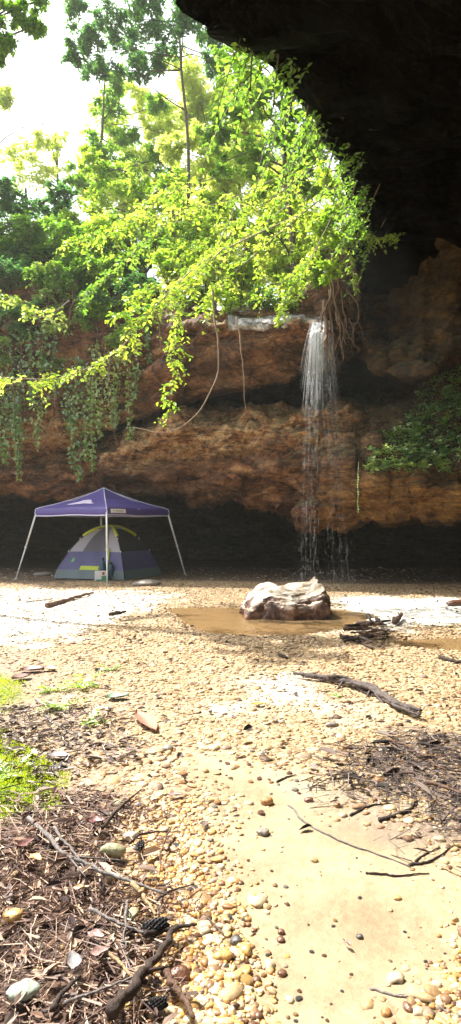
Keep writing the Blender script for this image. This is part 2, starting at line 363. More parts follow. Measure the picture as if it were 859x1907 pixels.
# ------------------------------------------------------------ pebbles
def ico(sub):
    import bmesh
    bm = bmesh.new(); bmesh.ops.create_icosphere(bm, subdivisions=sub, radius=1); bm.verts.ensure_lookup_table()
    V = np.array([v.co[:] for v in bm.verts]); Fc = np.array([[v.index for v in f.verts] for f in bm.faces]); bm.free(); return V, Fc
def pebble_batch(g, P, R, base, mi=0, flat=.5, r=rng):
    """squashed, dented pebbles in one go"""
    V0, F0 = base; N = len(P); K = len(V0)
    th = r.uniform(0, 2 * np.pi, N); sx = r.uniform(.75, 1.35, N); sy = r.uniform(.7, 1.1, N); sz = r.uniform(flat * .7, flat * 1.3, N)
    D = np.stack([V0] * N) * (1 + .16 * r.normal(size=(N, K, 1)) * (.8 if K > 12 else .9))
    D = D * np.stack([sx, sy, sz], -1)[:, None, :] * R[:, None, None]
    tl = r.normal(size=N) * .25; D = np.stack([D[..., 0], D[..., 1] * np.cos(tl)[:, None] - D[..., 2] * np.sin(tl)[:, None], D[..., 1] * np.sin(tl)[:, None] + D[..., 2] * np.cos(tl)[:, None]], -1)
    c, s = np.cos(th)[:, None], np.sin(th)[:, None]
    D = np.stack([D[..., 0] * c - D[..., 1] * s, D[..., 0] * s + D[..., 1] * c, D[..., 2]], -1)
    V = (D + P[:, None, :]).reshape(-1, 3); Fc = (F0[None] + (np.arange(N) * K)[:, None, None]).reshape(-1, 3)
    g.add(V, Fc, mi)
def peb_mat(name, stops, rough=.6, obj=False, spec=.4):
    t = NT(name); f = t.orand() if obj else t.isl(); P = t.n('ShaderNodeTexCoord').outputs['Object']
    n = t.noise(P, 40, 5, .6); col = t.ramp(f, stops); col = t.mix(.5, col, t.ramp(n, [(.3, (.36, .34, .32)), (.7, (.66, .64, .6))]), 'SOFT_LIGHT')
    return t.done(t.pbr(col, rough, t.bump(n, .006, .6), spec=spec))
M['gravel'] = peb_mat('cream river pebbles', [(0, (.06, .035, .022)), (.10, (.2, .11, .05)), (.3, (.34, .22, .105)), (.6, (.43, .31, .165)), (.85, (.5, .40, .26)), (1, (.2, .14, .1))])
M['gravel_amber'] = peb_mat('amber wet pebbles', [(0, (.09, .05, .03)), (.2, (.22, .12, .06)), (.4, (.42, .22, .06)), (.6, (.55, .32, .10)), (.8, (.5, .38, .22)), (1, (.62, .5, .34))], .42, spec=.5)
M['gravel_brown'] = peb_mat('shaded brown gravel', [(0, (.06, .04, .03)), (.5, (.2, .13, .08)), (1, (.4, .3, .2))])  # darker copy of the pebble colours, cave shade painted in
I1, I2 = ico(1), ico(2)
def scatter(n, y0, y1, xr=.46, pw=1.0):
    Y = np.sqrt(rng.uniform(y0 * y0, y1 * y1, n)) if pw == 1 else rng.uniform(y0, y1, n)
    X = rng.uniform(-1, 1, n) * (xr * Y + .6); return X, Y
X, Y = scatter(190000, 1.2, 15.8, .56)
ks = zone(Z_sand, X, Y, .4, .4); kl = zone(Z_litter, X, Y); km = np.maximum(zone(Z_moss, X, Y, .1, .1), zone(Z_moss2, X, Y, .1, .1) * .7)
kd = zone(Z_debris, X, Y, .4, .4); kp = np.maximum(zone(Z_pool, X, Y, .2, .15), zone(Z_pool2, X, Y, .2, .15)); kw = np.maximum(1.0 * zone(Z_splash_glare, X, Y, .9, 1.0, 1.6), .45 * zone(Z_white, X, Y, .8, .9, 2))
den = (1 - ks * .985) * (1 - .85 * kl) * (1 - km) * (1 - .5 * kd) * (1 - kp) * (1 - kw) * (1 - .6 * zone(Z_grey, X, Y, .5, .6)) * (1 - .7 * zone(Z_pale, X, Y, .8, .8))
keep = rng.uniform(size=len(X)) < den
X, Y = X[keep], Y[keep]
R = rng.lognormal(math.log(.0112), .55, len(X)) * np.clip(.75 + .05 * Y, .8, 1.15)
R = np.clip(R, .005, .045)
g = G(); P = np.stack([X, Y, gh(X, Y) - R * .02], -1)
nr = Y < 4.2
pebble_batch(g, P[nr], R[nr], I2, flat=.42); pebble_batch(g, P[~nr], R[~nr], I1, flat=.34)
tag(g.build('gravel', M['gravel']), 'cream and tan pebbles carpeting the shelter floor', kind='stuff')
# amber gravel band beside the litter
def band(n, pts, w0, w1):
    L = np.array([gnd(a, b)[:2] for a, b in pts]); u = rng.uniform(0, len(L) - 1.001, n); i = u.astype(int); f = (u - i)[:, None]
    p = L[i] * (1 - f) + L[i + 1] * f; k = (u / (len(L) - 1)); w = w0 * (1 - k) + w1 * k
    return p[:, 0] + rng.normal(size=n) * w, p[:, 1] + rng.normal(size=n) * .03
bx, by = band(4600, [(290, 1490), (310, 1580), (340, 1680), (375, 1790), (370, 1907), (370, 2050)], .13, .085)
b2x, b2y = band(500, [(900, 1650), (870, 1800), (840, 1907), (830, 2000)], .06, .05)
b3x = rng.uniform(.55, 1.9, 700); b3y = rng.uniform(3.0, 4.3, 700); q = zone(Z_debris, b3x, b3y, .2, .2) > .4
bx = np.concatenate([bx, b2x, b3x[q]]); by = np.concatenate([by, b2y, b3y[q]])
R = np.clip(rng.lognormal(math.log(.0085), .45, len(bx)), .004, .022)
g = G(); pebble_batch(g, np.stack([bx, by, gh(bx, by) + R * .1], -1), R, I2, flat=.5)
tag(g.build('amber_gravel', M['gravel_amber']), 'wet amber gravel between the needle litter and the sand', kind='stuff')
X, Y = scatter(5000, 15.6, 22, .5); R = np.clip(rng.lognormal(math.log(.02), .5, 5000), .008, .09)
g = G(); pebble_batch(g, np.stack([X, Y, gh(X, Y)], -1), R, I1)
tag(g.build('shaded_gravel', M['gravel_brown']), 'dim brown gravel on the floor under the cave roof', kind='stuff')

# ------------------------------------------------------------ pools
t = NT('shallow tea coloured water'); P = t.pos(); n = t.noise(t.scale(P, (1, .5, 1)), 9, 4, .6)
bp = t.bump(n, .02, .7); gl = t.n('ShaderNodeBsdfGlossy'); gl.inputs['Roughness'].default_value = .12; t.l(bp, gl.inputs['Normal'])
tp = t.n('ShaderNodeBsdfTransparent'); tp.inputs[0].default_value = (.93, .82, .62, 1)
df = t.n('ShaderNodeBsdfDiffuse'); df.inputs[0].default_value = (.30, .2, .1, 1); m1 = t.n('ShaderNodeMixShader'); m1.inputs[0].default_value = .45
t.l(tp.outputs[0], m1.inputs[1]); t.l(df.outputs[0], m1.inputs[2]); fr = t.n('ShaderNodeFresnel'); fr.inputs[0].default_value = 1.33; t.l(bp, fr.inputs['Normal'])
m2 = t.n('ShaderNodeMixShader'); t.l(t.math('MULTIPLY', fr.outputs[0], .55), m2.inputs[0]); t.l(m1.outputs[0], m2.inputs[1]); t.l(gl.outputs[0], m2.inputs[2])
M['water'] = t.done(m2.outputs[0])
for poly, lab in ((Z_pool, 'shallow tea coloured pool below the boulder'), (Z_pool2, 'thin brown runnel of water at the right edge')):
    c = poly.mean(0); x0, y0 = poly.min(0) - .3; x1, y1 = poly.max(0) + .3
    xx, yy = np.meshgrid(np.linspace(x0, x1, 50), np.linspace(y0, y1, 40)); g = G()
    lev = gz(*c) + .058
    g.grid(np.stack([xx, yy, np.full(xx.shape, lev)], -1)); sd = sdist(poly, xx, yy)
    f = g.f[0]; ok = (sd.ravel()[f] > -.12).any(1); g.f[0] = f[ok]; g.m[0] = g.m[0][ok]
    tag(g.build('pool_water', M['water']), lab, kind='structure')
# ============================================================ cliff: profile control points per column, bottom to top
COL = {
 0:   [(918, 20.2), (912, 19.6), (895, 19.2), (878, 19.0), (868, 19.4), (850, 20.6), (838, 20.4), (825, 19.8), (700, 19.6), (520, 19.8), (450, 21.5)],
 130: [(925, 20.0), (918, 19.4), (900, 19.0), (882, 18.8), (870, 19.2), (848, 20.4), (838, 20.2), (820, 19.4), (700, 19.2), (540, 19.5), (480, 21.5)],
 250: [(928, 19.6), (920, 19.0), (880, 18.4), (835, 18.2), (818, 18.6), (802, 21.6), (770, 21.4), (772, 19.0), (690, 18.6), (580, 18.8), (520, 20.5)],
 350: [(930, 19.2), (922, 18.6), (860, 17.8), (800, 17.3), (776, 17.9), (770, 22.8), (735, 22.4), (738, 18.0), (680, 17.4), (608, 17.0), (575, 18.5)],
 450: [(937, 18.6), (928, 18.0), (860, 17.2), (800, 16.8), (774, 17.5), (772, 22.8), (722, 22.4), (726, 17.6), (670, 16.8), (603, 16.2), (583, 17.8)],
 520: [(952, 17.6), (944, 17.0), (865, 16.4), (790, 16.3), (768, 17.0), (764, 22.8), (705, 22.4), (712, 17.6), (660, 16.8), (602, 15.9), (582, 17.6)],
 590: [(964, 16.8), (955, 16.2), (860, 16.0), (768, 16.3), (748, 17.2), (742, 22.8), (680, 22.4), (684, 18.0), (650, 17.0), (608, 15.8), (584, 17.2)],
 625: [(966, 16.6), (957, 16.0), (860, 15.8), (764, 16.2), (742, 17.2), (736, 22.8), (684, 22.6), (672, 18.2), (620, 17.4), (560, 16.6), (520, 18.0)],
 660: [(966, 16.2), (957, 15.6), (860, 15.4), (762, 16.0), (742, 17.0), (730, 22.6), (674, 22.4), (655, 18.6), (560, 17.8), (440, 17.0), (400, 19.0)],
 720: [(966, 15.8), (957, 15.2), (905, 14.8), (858, 14.8), (765, 16.2), (724, 21.5), (690, 21), (692, 15.9), (625, 18.2), (250, 15.5), (200, 18.0)],
 760: [(964, 15.6), (955, 15.0), (905, 14.6), (862, 14.6), (768, 15.9), (722, 19.2), (706, 18.6), (702, 14.9), (620, 17), (215, 14.5), (160, 17.0)],
 790: [(962, 15.4), (954, 14.8), (908, 14.3), (866, 14.4), (772, 15.5), (716, 17.0), (704, 16.4), (694, 14.6), (612, 15.7), (180, 13.5), (120, 16.0)],
 859: [(960, 15.0), (952, 14.4), (910, 13.8), (866, 13.9), (770, 15.0), (690, 16.0), (675, 15.6), (655, 14.8), (560, 14.6), (120, 12.5), (60, 15.0)],
 1100: [(965, 13.6), (955, 13.0), (910, 12.6), (860, 12.8), (770, 13.6), (690, 14.0), (675, 13.8), (650, 13.2), (520, 13.0), (0, 11.5), (-60, 14.0)],
 2500: [(970, 9), (955, 8.6), (910, 8.4), (860, 8.4), (770, 8.7), (690, 8.8), (675, 8.7), (650, 8.5), (520, 8), (-500, 8), (-600, 10)],
 1500: [(970, 12), (955, 11.4), (910, 11), (860, 11.2), (770, 12), (690, 12.2), (675, 12), (650, 11.6), (520, 11), (-200, 10), (-260, 13)],
}
for k, d in ((-250, .4), (-700, .8)): COL[k] = [(a, b + d) for a, b in COL[0]]
keys = sorted(COL)
def colpts(px):
    px = min(max(px, keys[0]), keys[-1]); i = max(j for j, k in enumerate(keys) if k <= px); i = min(i, len(keys) - 2)
    f = (px - keys[i]) / (keys[i + 1] - keys[i]); f = f * f * (3 - 2 * f) if i else f
    A = np.array(COL[keys[i]], float) * (1 - f) + np.array(COL[keys[i + 1]], float) * f
    yl = A[1][1]; back = max(26, yl + 8)
    xf = (px - 429.5) / F
    P = [(xf * back, back, -.4), (xf * (back + .3), back + .3, 1.0), (xf * (back - 2), back - 2, at(px, A[0][0], A[0][1])[2] + .35)]
    P += [tuple(at(px, a, b)) for a, b in A]
    zt = P[-1][2]; yt = A[-1][1]
    for dy, dz in ((5, .8), (14, 1.6), (40, 3)): P.append((xf * (yt + dy), yt + dy, zt + dz))
    return np.array(P)
pxs = np.concatenate([np.arange(-700, -40, 14), np.arange(-40, 900, 2.6), np.arange(900, 1501, 14), np.arange(1520, 2501, 40)])
segn = [8, 8, 14, 8, 34, 34, 18, 14, 8, 12, 42, 48, 26, 16, 10, 10]
rows = []
for px in pxs:
    P = colpts(px); out = []
    for i, n in enumerate(segn):
        t_ = np.arange(n) / n; out.append(P[i] * (1 - t_[:, None]) + P[i + 1] * t_[:, None])
    out.append(P[-1:]); rows.append(np.concatenate(out))
V = np.stack(rows, 1)   # rows (profile) x columns
for _ in range(2): V[1:-1] = .25 * V[:-2] + .5 * V[1:-1] + .25 * V[2:]
du = np.gradient(V, axis=1); dv = np.gradient(V, axis=0); Nn = np.cross(du, dv); Nn /= np.linalg.norm(Nn, axis=-1, keepdims=True) + 1e-9
Q = V * np.array([1, 1, 1.9])
b1, b2, cid = voro(V * np.array([.45, .45, .75]) + .3 * fbm(V * .8, 3, 5)[..., None], 11)
c1, c2, cid2 = voro(V * np.array([1.3, 1.3, 2.4]) + .25 * fbm(V * 2, 3, 6)[..., None], 21)
amp = np.ones(V.shape[:2])[..., None]
disp = .65 * fbm(Q * .35, 3, 1) + .75 * (cid - .5) * np.clip((b2 - b1) * 8, 0, 1) + .28 * (cid2 - .5) * np.clip((c2 - c1) * 8, 0, 1) + .26 * fbm(Q * 1.4, 4, 2) + .12 * (1 - 2 * np.abs(fbm(Q * 4, 3, 4)))
zz = V[..., 2] + .25 * fbm(V * np.array([.4, .4, .4]), 3, 8); st = (zz * 1.7) % 1
disp += .2 * (np.clip(st * 4, 0, 1) - st) * np.clip(.6 + fbm(V * .5, 2, 90), 0, 1)
segi = np.concatenate([np.full(n, i) for i, n in enumerate(segn)] + [[99]]); crev = np.isin(segi, (9, 10)) if False else np.isin(segi, (8, 9)); kern = np.convolve(crev.astype(float), np.ones(9) / 9, 'same')
fade = np.clip((29 - V[..., 1]) / 3, .3, 1) * .8 * (1 - .75 * kern)[:, None]
V = V - Nn * (disp * fade)[..., None] * np.sign(Nn[len(V) // 2, 150, 1]) * -1.0
g = G(); g.grid(V)
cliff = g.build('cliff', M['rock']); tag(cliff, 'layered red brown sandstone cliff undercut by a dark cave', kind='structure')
CV = V
def cliff_at(px, py):
    """nearest cliff vertex to a view direction, for rooting plants on the real surface"""
    d = np.array(ray(px, py)); d /= np.linalg.norm(d); W = CV.reshape(-1, 3) - np.array([0, 0, CAMZ]); s = W @ d
    e = np.linalg.norm(W - s[:, None] * d, axis=1) + .02 * s; e[s < 1] = 1e9; return CV.reshape(-1, 3)[np.argmin(e)]

# ------------------------------------------------------------ near-black overhang added in place of a dark blur close to the lens
E = spl([(-7, -6, 5.0), (-4.6, -1.5, 5.4), (-2.35, 2.6, 5.95), (-.75, 6, 6.75), (.30, 8, 7.7), (1.25, 10, 8.25), (2.35, 12, 8.7), (3.0, 14, 8.6), (3.5, 16.5, 8.3), (4.2, 19, 8.3)], 130)
out = np.cross(np.gradient(E, axis=0), [0, 0, 1.]); out /= np.linalg.norm(out, axis=1, keepdims=True)   # towards +X side
wall = np.stack([13 + 0 * E[:, 1], E[:, 1], E[:, 1] * 0], -1)
prof = []
for k in np.linspace(0, 1, 16): # top, from far inland to edge
    a = (1 - k); prof.append(E + out * (a * 16) + np.array([0, 0, 1.9 * min(1, a * 9) ** .5 + 2 * a]))
for k in np.linspace(0.01, 1, 46)[0:]: # underside, edge to wall
    top = E + out * (.25) + np.array([0, 0, -.25]); x = top * (1 - k) + wall * k
    x = x.copy(); x[:, 2] = top[:, 2] * (1 - k ** 2.6) + (-.3) * k ** 2.6; prof.append(x)
V = np.stack(prof, 0)
du = np.gradient(V, axis=1); dv = np.gradient(V, axis=0); Nn = np.cross(du, dv); Nn /= np.linalg.norm(Nn, axis=-1, keepdims=True) + 1e-9
V = V + Nn * (.7 * fbm(V * .4, 3, 31) + .4 * fbm(V * 1.3, 5, 33))[..., None]
EDGE = V[16].copy()
g = G(); g.grid(V); tag(g.build('blur_overhang', M['roof']), 'near black roof shape standing in for a dark blur at upper right', kind='structure')

# ------------------------------------------------------------ boulder at the foot of the fall
def boxball(n):
    V = []; Fc = []; c = 0; l = np.linspace(-1, 1, n)
    for ax in range(3):
        for sg in (-1, 1):
            a, b = np.meshgrid(l, l); p = np.zeros((n, n, 3)); p[..., ax] = sg; p[..., (ax + 1) % 3] = a; p[..., (ax + 2) % 3] = b
            I = np.arange(n * n).reshape(n, n) + c; q = np.stack([I[:-1, :-1], I[:-1, 1:], I[1:, 1:], I[1:, :-1]], -1).reshape(-1, 4)
            if sg < 0: q = q[:, ::-1]
            V.append(p.reshape(-1, 3)); Fc.append(q); c += n * n
    return np.concatenate(V), np.concatenate(Fc)
t = NT('boulder stone'); P = t.n('ShaderNodeTexCoord').outputs['Object']; n = t.noise(P, 5, 8, .65, .5); f = t.noise(P, 30, 5)
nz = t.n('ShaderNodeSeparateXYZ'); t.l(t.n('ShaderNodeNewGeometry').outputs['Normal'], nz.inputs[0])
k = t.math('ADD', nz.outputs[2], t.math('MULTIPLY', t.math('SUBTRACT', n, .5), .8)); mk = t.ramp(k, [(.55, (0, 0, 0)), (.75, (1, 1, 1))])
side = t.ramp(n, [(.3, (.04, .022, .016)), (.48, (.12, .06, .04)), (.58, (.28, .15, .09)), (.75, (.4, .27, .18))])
top = t.ramp(n, [(.3, (.2, .11, .06)), (.4, (.42, .31, .2)), (.55, (.62, .54, .43)), (.8, (.72, .66, .56))])  # sunlit top and dark front painted in by surface normal
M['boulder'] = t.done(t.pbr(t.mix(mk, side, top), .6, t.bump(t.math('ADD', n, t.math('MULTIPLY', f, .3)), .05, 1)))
V, Fc = boxball(44)
S = V / np.linalg.norm(V, axis=1, keepdims=True); B = V * .62 + S * .38 * 1.25
u = (B[:, 0] + 1) / 2; w = (B[:, 1] + 1) / 2; hz = (B[:, 2] + 1) / 2
ftop = np.interp(u, [0, .12, .3, .55, .8, .93, 1], [.10, .24, .33, .29, .33, .42, .37]); btop = np.interp(u, [0, .12, .2, .3, .42, .6, .85, .94, 1], [.22, .30, .35, .37, .39, .42, .47, .60, .42])
H = ftop * (1 - np.clip(w, 0, 1)) + btop * np.clip(w, 0, 1)
bl, br = gnd(459, 1151), gnd(608, 1151)
X = bl[0] + (br[0] - bl[0] + .06) * u; Yb = 10.0 + 1.25 * w + .12 * (1 - hz) * -1 * (1 - w); Zb = -.12 + (H + .14) * hz
PB = np.stack([X, Yb, Zb], -1)
_, b2_, c_ = voro(PB * 4.5 + .3 * fbm(PB * 5, 2, 3)[:, None], 3); d = (.13 * (c_ - .5) + .03 * fbm(PB * 9, 4, 7)) * (1 - .45 * (S[:, 2] > .5))
PB = PB + S * d[:, None]
# little broken horn on the right shoulder
bo = thing('boulder', 'big angular boulder with pale top standing in the brown pool', 'boulder', (.95, 10.5, 0))
g = G(); g.add(PB, Fc); o = part(g, 'boulder_rock', M['boulder'], bo)
import bmesh
bm = bmesh.new(); bm.from_mesh(o.data); bmesh.ops.remove_doubles(bm, verts=bm.verts, dist=.012); bmesh.ops.recalc_face_normals(bm, faces=bm.faces); bm.to_mesh(o.data); bm.free()
bpy.data.objects.remove(bo); o.name = 'boulder'; o.location = (.95, 10.5, 0); tag(o, 'big angular boulder with pale top standing in the brown pool', 'boulder')

# ------------------------------------------------------------ waterfall
t = NT('falling water'); tp = t.n('ShaderNodeBsdfTransparent'); d1 = t.n('ShaderNodeBsdfDiffuse'); d1.inputs[0].default_value = (.9, .93, .97, 1)
t2 = t.n('ShaderNodeBsdfTranslucent'); t2.inputs[0].default_value = (.9, .93, .97, 1); gl = t.n('ShaderNodeBsdfGlossy'); gl.inputs['Roughness'].default_value = .1
a = t.n('ShaderNodeMixShader'); a.inputs[0].default_value = .5; t.l(d1.outputs[0], a.inputs[1]); t.l(t2.outputs[0], a.inputs[2])
b = t.n('ShaderNodeMixShader'); b.inputs[0].default_value = .3; t.l(a.outputs[0], b.inputs[1]); t.l(gl.outputs[0], b.inputs[2])
c = t.n('ShaderNodeMixShader'); nn = t.noise(t.scale(t.pos(), (6, 6, .8)), 3, 4, .6); t.l(t.ramp(nn, [(.3, (.12, .12, .12)), (.7, (.5, .5, .5))]), c.inputs[0])
t.l(tp.outputs[0], c.inputs[1]); t.l(b.outputs[0], c.inputs[2]); M['fall'] = t.done(c.outputs[0])
g = G(); Yf = 15.0
def fallpath(x0, x1, y0, y1, n=14, oy=0):
    k = np.linspace(0, 1, n); px = x0 + (x1 - x0) * k ** .62; py = y0 + (y1 - y0) * k
    return np.array([at(a_, b_, Yf + oy * min(1, k_ * 4) + .75 * (1 - k_ ** .3) - .1 * k_) for a_, b_, k_ in zip(px, py, k)])
for i in range(90):   # dense white veil at the lip
    u = rng.uniform(); x0 = 583 + 22 * u; x1 = 564 + 66 * u ** 1.4 + rng.normal() * 3; y1 = rng.uniform(660, 790)
    P = fallpath(x0, x1, 599 + rng.uniform(-3, 5), y1, 12, rng.uniform(-.15, .15)); r = rng.uniform(.003, .008) * np.linspace(1, .3, 12); g.tube(P, r, 4)
for i in range(34):
    u = rng.beta(1.6, 1.6); P = fallpath(584 + 20 * u, 571 + 30 * u + rng.normal(), 599, rng.uniform(690, 780), 12, rng.uniform(-.1, .1)); g.tube(P, .010 * np.linspace(1.8, .3, 12), 5)
def rain(n, xa, xb, x0a, x0b, ya, yb, ln, rr):
    for i in range(n):
        u = rng.uniform(); x1 = xa + (xb - xa) * u + rng.normal() * 2; x0 = x0a + (x0b - x0a) * u
        P = fallpath(x0, x1, 612, 1092, 60, rng.uniform(-.3, .3)); py0 = rng.uniform(ya, yb) ; k = int((py0 - 612) / 480 * 59); k = min(max(k, 0), 57)
        a_ = P[k]; b_ = P[k + 1]; e = (b_ - a_) / np.linalg.norm(b_ - a_); L = ln * rng.lognormal(0, .6)
        s = a_ + (b_ - a_) * rng.uniform(); g.sticks([s], [s + e * L], rr * rng.uniform(.5, 1.3), .7)
rain(260, 553, 592, 583, 594, 700, 1090, .11, .0042)
rain(190, 612, 658, 600, 612, 700, 1090, .09, .0040)
rain(150, 566, 632, 585, 605, 620, 860, .2, .0038)
rain(60, 545, 672, 585, 610, 760, 1088, .07, .005)
for x0, x1 in ((584, 560), (586, 568), (588, 578), (598, 622), (602, 638), (600, 650)):
    P = fallpath(x0, x1, 612, 1088, 30, rng.uniform(-.2, .2)); g.tube(P, .0028, 3)
for i in range(420):   # spray thrown up where it lands
    p = np.array([rng.normal(2.35, .55), 14.6 + rng.normal() * .3, abs(rng.normal()) * .22 + .02]); g.sticks([p], [p + np.array([rng.normal() * .015, 0, .03])], .0035, .6)
tag(g.build('waterfall', M['fall']), 'thin white waterfall dropping from the notch in the cliff', kind='structure')
# water sheet sliding over the ledge to the lip
t = NT('wet shining ledge water'); n = t.noise(t.scale(t.pos(), (1, 1, 1)), 6, 6, .65); M['sheet'] = t.done(t.pbr(t.ramp(n, [(.35, (.06, .05, .045)), (.5, (.22, .2, .19)), (.66, (.6, .6, .6))]), .12, t.bump(n, .03, .8), spec=.8))
uu, vv = np.meshgrid(np.linspace(0, 1, 60), np.linspace(0, 1, 14)); px = 425 + 190 * uu; Yy = 15.75 + .9 * (1 - uu) * .6 + 1.3 * vv
base = np.array([at(p, 596 - 4 * math.sin(u_ * 3) - 12 * v_, y) for p, y, u_, v_ in zip(px.ravel(), Yy.ravel(), uu.ravel(), vv.ravel())]).reshape(14, 60, 3)
base[..., 2] += .16 * fbm(base * 2.2, 4, 41); base[..., 1] += .35 * fbm(base * 1.3, 3, 43); base[0, :, 2] -= .12
lo = base[::-1].copy(); lo[..., 2] -= .16; g = G(); g.grid(np.concatenate([base[::-1], lo[::-1]], 0)); sh = g.build('ledge_water', M['sheet']); tag(sh, 'bright film of water over the ledge above the fall', kind='structure')
# ============================================================ plants
DENS = 2.6
def crown(gl, gt, clusters, per, L, ar=.5, droop=.25, tw_r=.01, r=rng, asp=.45):
    """leafy twigs spread through a set of (centre, radius) clumps"""
    for c, R in clusters:
        nt = max(6, int(per * DENS * R * R)); c = np.asarray(c, float)
        st = c + unit(nt, r) * R * r.uniform(0, .45, (nt, 1)); d = unit(nt, r); d[:, 2] = d[:, 2] * .7 + .1; d /= np.linalg.norm(d, axis=1, keepdims=True)
        ln = R * r.uniform(.45, 1.05, nt); S = 9; k = np.linspace(0, 1, S)
        W = st[:, None, :] + d[:, None, :] * (ln[:, None] * k)[..., None]; W[..., 2] -= (droop * ln[:, None] * k ** 2)
        gt.sticks(W[:, 0], W[:, 4], tw_r, .7, 1 if gt is gl else 0); gt.sticks(W[:, 4], W[:, 8], tw_r * .7, .3, 1 if gt is gl else 0)
        m = max(3, int(1)); idx = np.arange(2, S)
        Pp = W[:, idx].reshape(-1, 3); Dd = np.repeat(d, len(idx), 0)
        for sgn in (-1, 1):
            sd = np.cross(Dd, [0, 0, 1.]); sd /= np.linalg.norm(sd, axis=1, keepdims=True) + 1e-6
            D2 = Dd * .6 + sgn * sd + .35 * r.normal(size=Dd.shape); D2[:, 2] -= .25
            Nn = np.array([0, 0, 1.]) + .55 * r.normal(size=Dd.shape)
            Ls = L * r.uniform(.6, 1.25, len(Pp)); q = r.uniform(size=len(Pp)) < .85
            gl.leaves((Pp + r.normal(size=Pp.shape) * L * .25)[q], D2[q], Nn[q], Ls[q], Ls[q] * ar)
def tree(label, trunk, r0, cl, Y, per, L, leaf, bark='bark', cat='tree', group=None, dY=1.2, name='tree', nlimb=1):
    tp = spl(trunk, 26); t = thing(name, label, cat, tp[0], group)
    g = G(); rr = np.linspace(r0, r0 * .25, 26); g.tube(tp, rr, 8)
    cs = []
    for (px, py, rp) in cl:
        y = Y + rng.uniform(-dY, dY); c = at(px, py, y); R = rp / F * y; cs.append((c, R))
        i = int(np.argmin(np.linalg.norm(tp - (c - np.array([0, 0, R * 1.2])), axis=1))); i = min(i, 24); a = tp[i]
        mid = (a + c) / 2 + rng.normal(size=3) * R * .25 + np.array([0, 0, R * .25]); g.tube(spl([a, mid, c], 10), np.linspace(rr[i] * .55, r0 * .08 + .006, 10), 5)
        for q in range(3):
            e = c + unit(1)[0] * R * .7; g.tube(spl([c, (c + e) / 2 + rng.normal(size=3) * R * .12, e], 5), np.linspace(r0 * .07 + .004, .004, 5), 4)
    part(g, 'trunk', M[bark], t)
    gl = gt = G()
    sub = []
    for c, R in cs:
        sub.append((c, R * .62))
        for _ in range(9): sub.append((c + unit(1)[0] * R * rng.uniform(.45, 1.1) * np.array([1, 1, .85]), R * rng.uniform(.26, .5)))
    crown(gl, gt, sub, per, L); cr = part(gl, 'crown', [M[leaf], M[bark]], t); return t
def tr(pts): return [at(a, b, c) for a, b, c in pts]
tree('slender tree with thin dark crooked trunk and dark leaves across the top', tr([(356, 600, 22), (352, 400, 22), (350, 260, 22), (338, 130, 22), (330, 20, 22), (300, -80, 22)]), .08,
     [(170, 60, 42), (225, 30, 50), (285, 60, 45), (360, 25, 50), (425, 60, 45), (180, 130, 35), (250, 125, 38), (400, 120, 24), (145, 100, 26), (230, -40, 70), (380, -60, 80), (140, 10, 26), (300, 130, 22)], 22, 34, .15, 'leaf_dark', dY=1.5)
tree('leafy tree leaning in front of the dark overhang stand-in, upper right of the green', tr([(560, 600, 18.5), (545, 450, 18), (530, 300, 17.5), (525, 180, 17.5), (500, 90, 17.5)]), .1,
     [(450, 130, 48), (505, 170, 46), (555, 180, 40), (440, 205, 40), (520, 240, 46), (590, 250, 44), (480, 295, 42), (635, 280, 32), (565, 310, 42), (470, 80, 40), (540, 120, 40), (600, 190, 40), (400, 240, 34), (420, 300, 34)], 17.5, 44, .13, 'leaf_mid')
tree('pale thin tree with sparse light leaves against white sky', tr([(168, 560, 28), (178, 350, 28), (190, 250, 28), (195, 150, 28)]), .13,
     [(200, 200, 36), (235, 255, 30), (180, 275, 38), (290, 195, 22), (245, 320, 36), (300, 295, 26), (150, 330, 30), (215, 150, 25)], 28, 17, .19, 'leaf_mid')
tree('yellow green tree glowing behind the waterfall notch', tr([(470, 620, 25), (465, 500, 25), (450, 380, 25), (440, 300, 25)]), .14,
     [(420, 350, 40), (500, 385, 48), (560, 430, 40), (470, 455, 45), (400, 445, 38), (350, 400, 38), (440, 300, 40), (530, 340, 40), (390, 300, 34), (370, 260, 34), (470, 230, 40), (320, 280, 30), (520, 490, 36), (440, 510, 34), (380, 520, 34), (560, 520, 30), (320, 500, 34)], 25, 30, .19, 'leaf_yellow')
tree('lime leaved tree left of centre above the bank', tr([(270, 600, 22.5), (268, 480, 22.5), (262, 380, 22.5), (255, 300, 22.5)]), .13,
     [(250, 350, 44), (300, 385, 44), (185, 390, 36), (225, 425, 44), (325, 340, 34), (200, 320, 30), (350, 440, 36), (290, 450, 40), (165, 300, 24)], 22.5, 32, .15, 'leaf_lime')
tree('bright green tree beside the dark rock wall above the roots', tr([(668, 560, 16.3), (655, 470, 15.8), (625, 380, 15.5), (600, 300, 15.5)]), .08,
     [(620, 330, 34), (655, 385, 30), (640, 440, 26), (685, 450, 14), (600, 420, 32), (570, 480, 26), (650, 320, 24), (615, 500, 24)], 15.5, 46, .11, 'leaf_lime')
tree('dense dark green tree at the far left of the bank', tr([(52, 620, 22), (55, 500, 22), (50, 400, 22), (48, 350, 22)]), .16,
     [(40, 395, 44), (100, 405, 40), (-30, 385, 50), (60, 455, 48), (150, 445, 40), (10, 350, 24), (118, 362, 26), (-20, 460, 50), (-90, 400, 70), (110, 480, 40)], 22, 46, .15, 'leaf_dark')
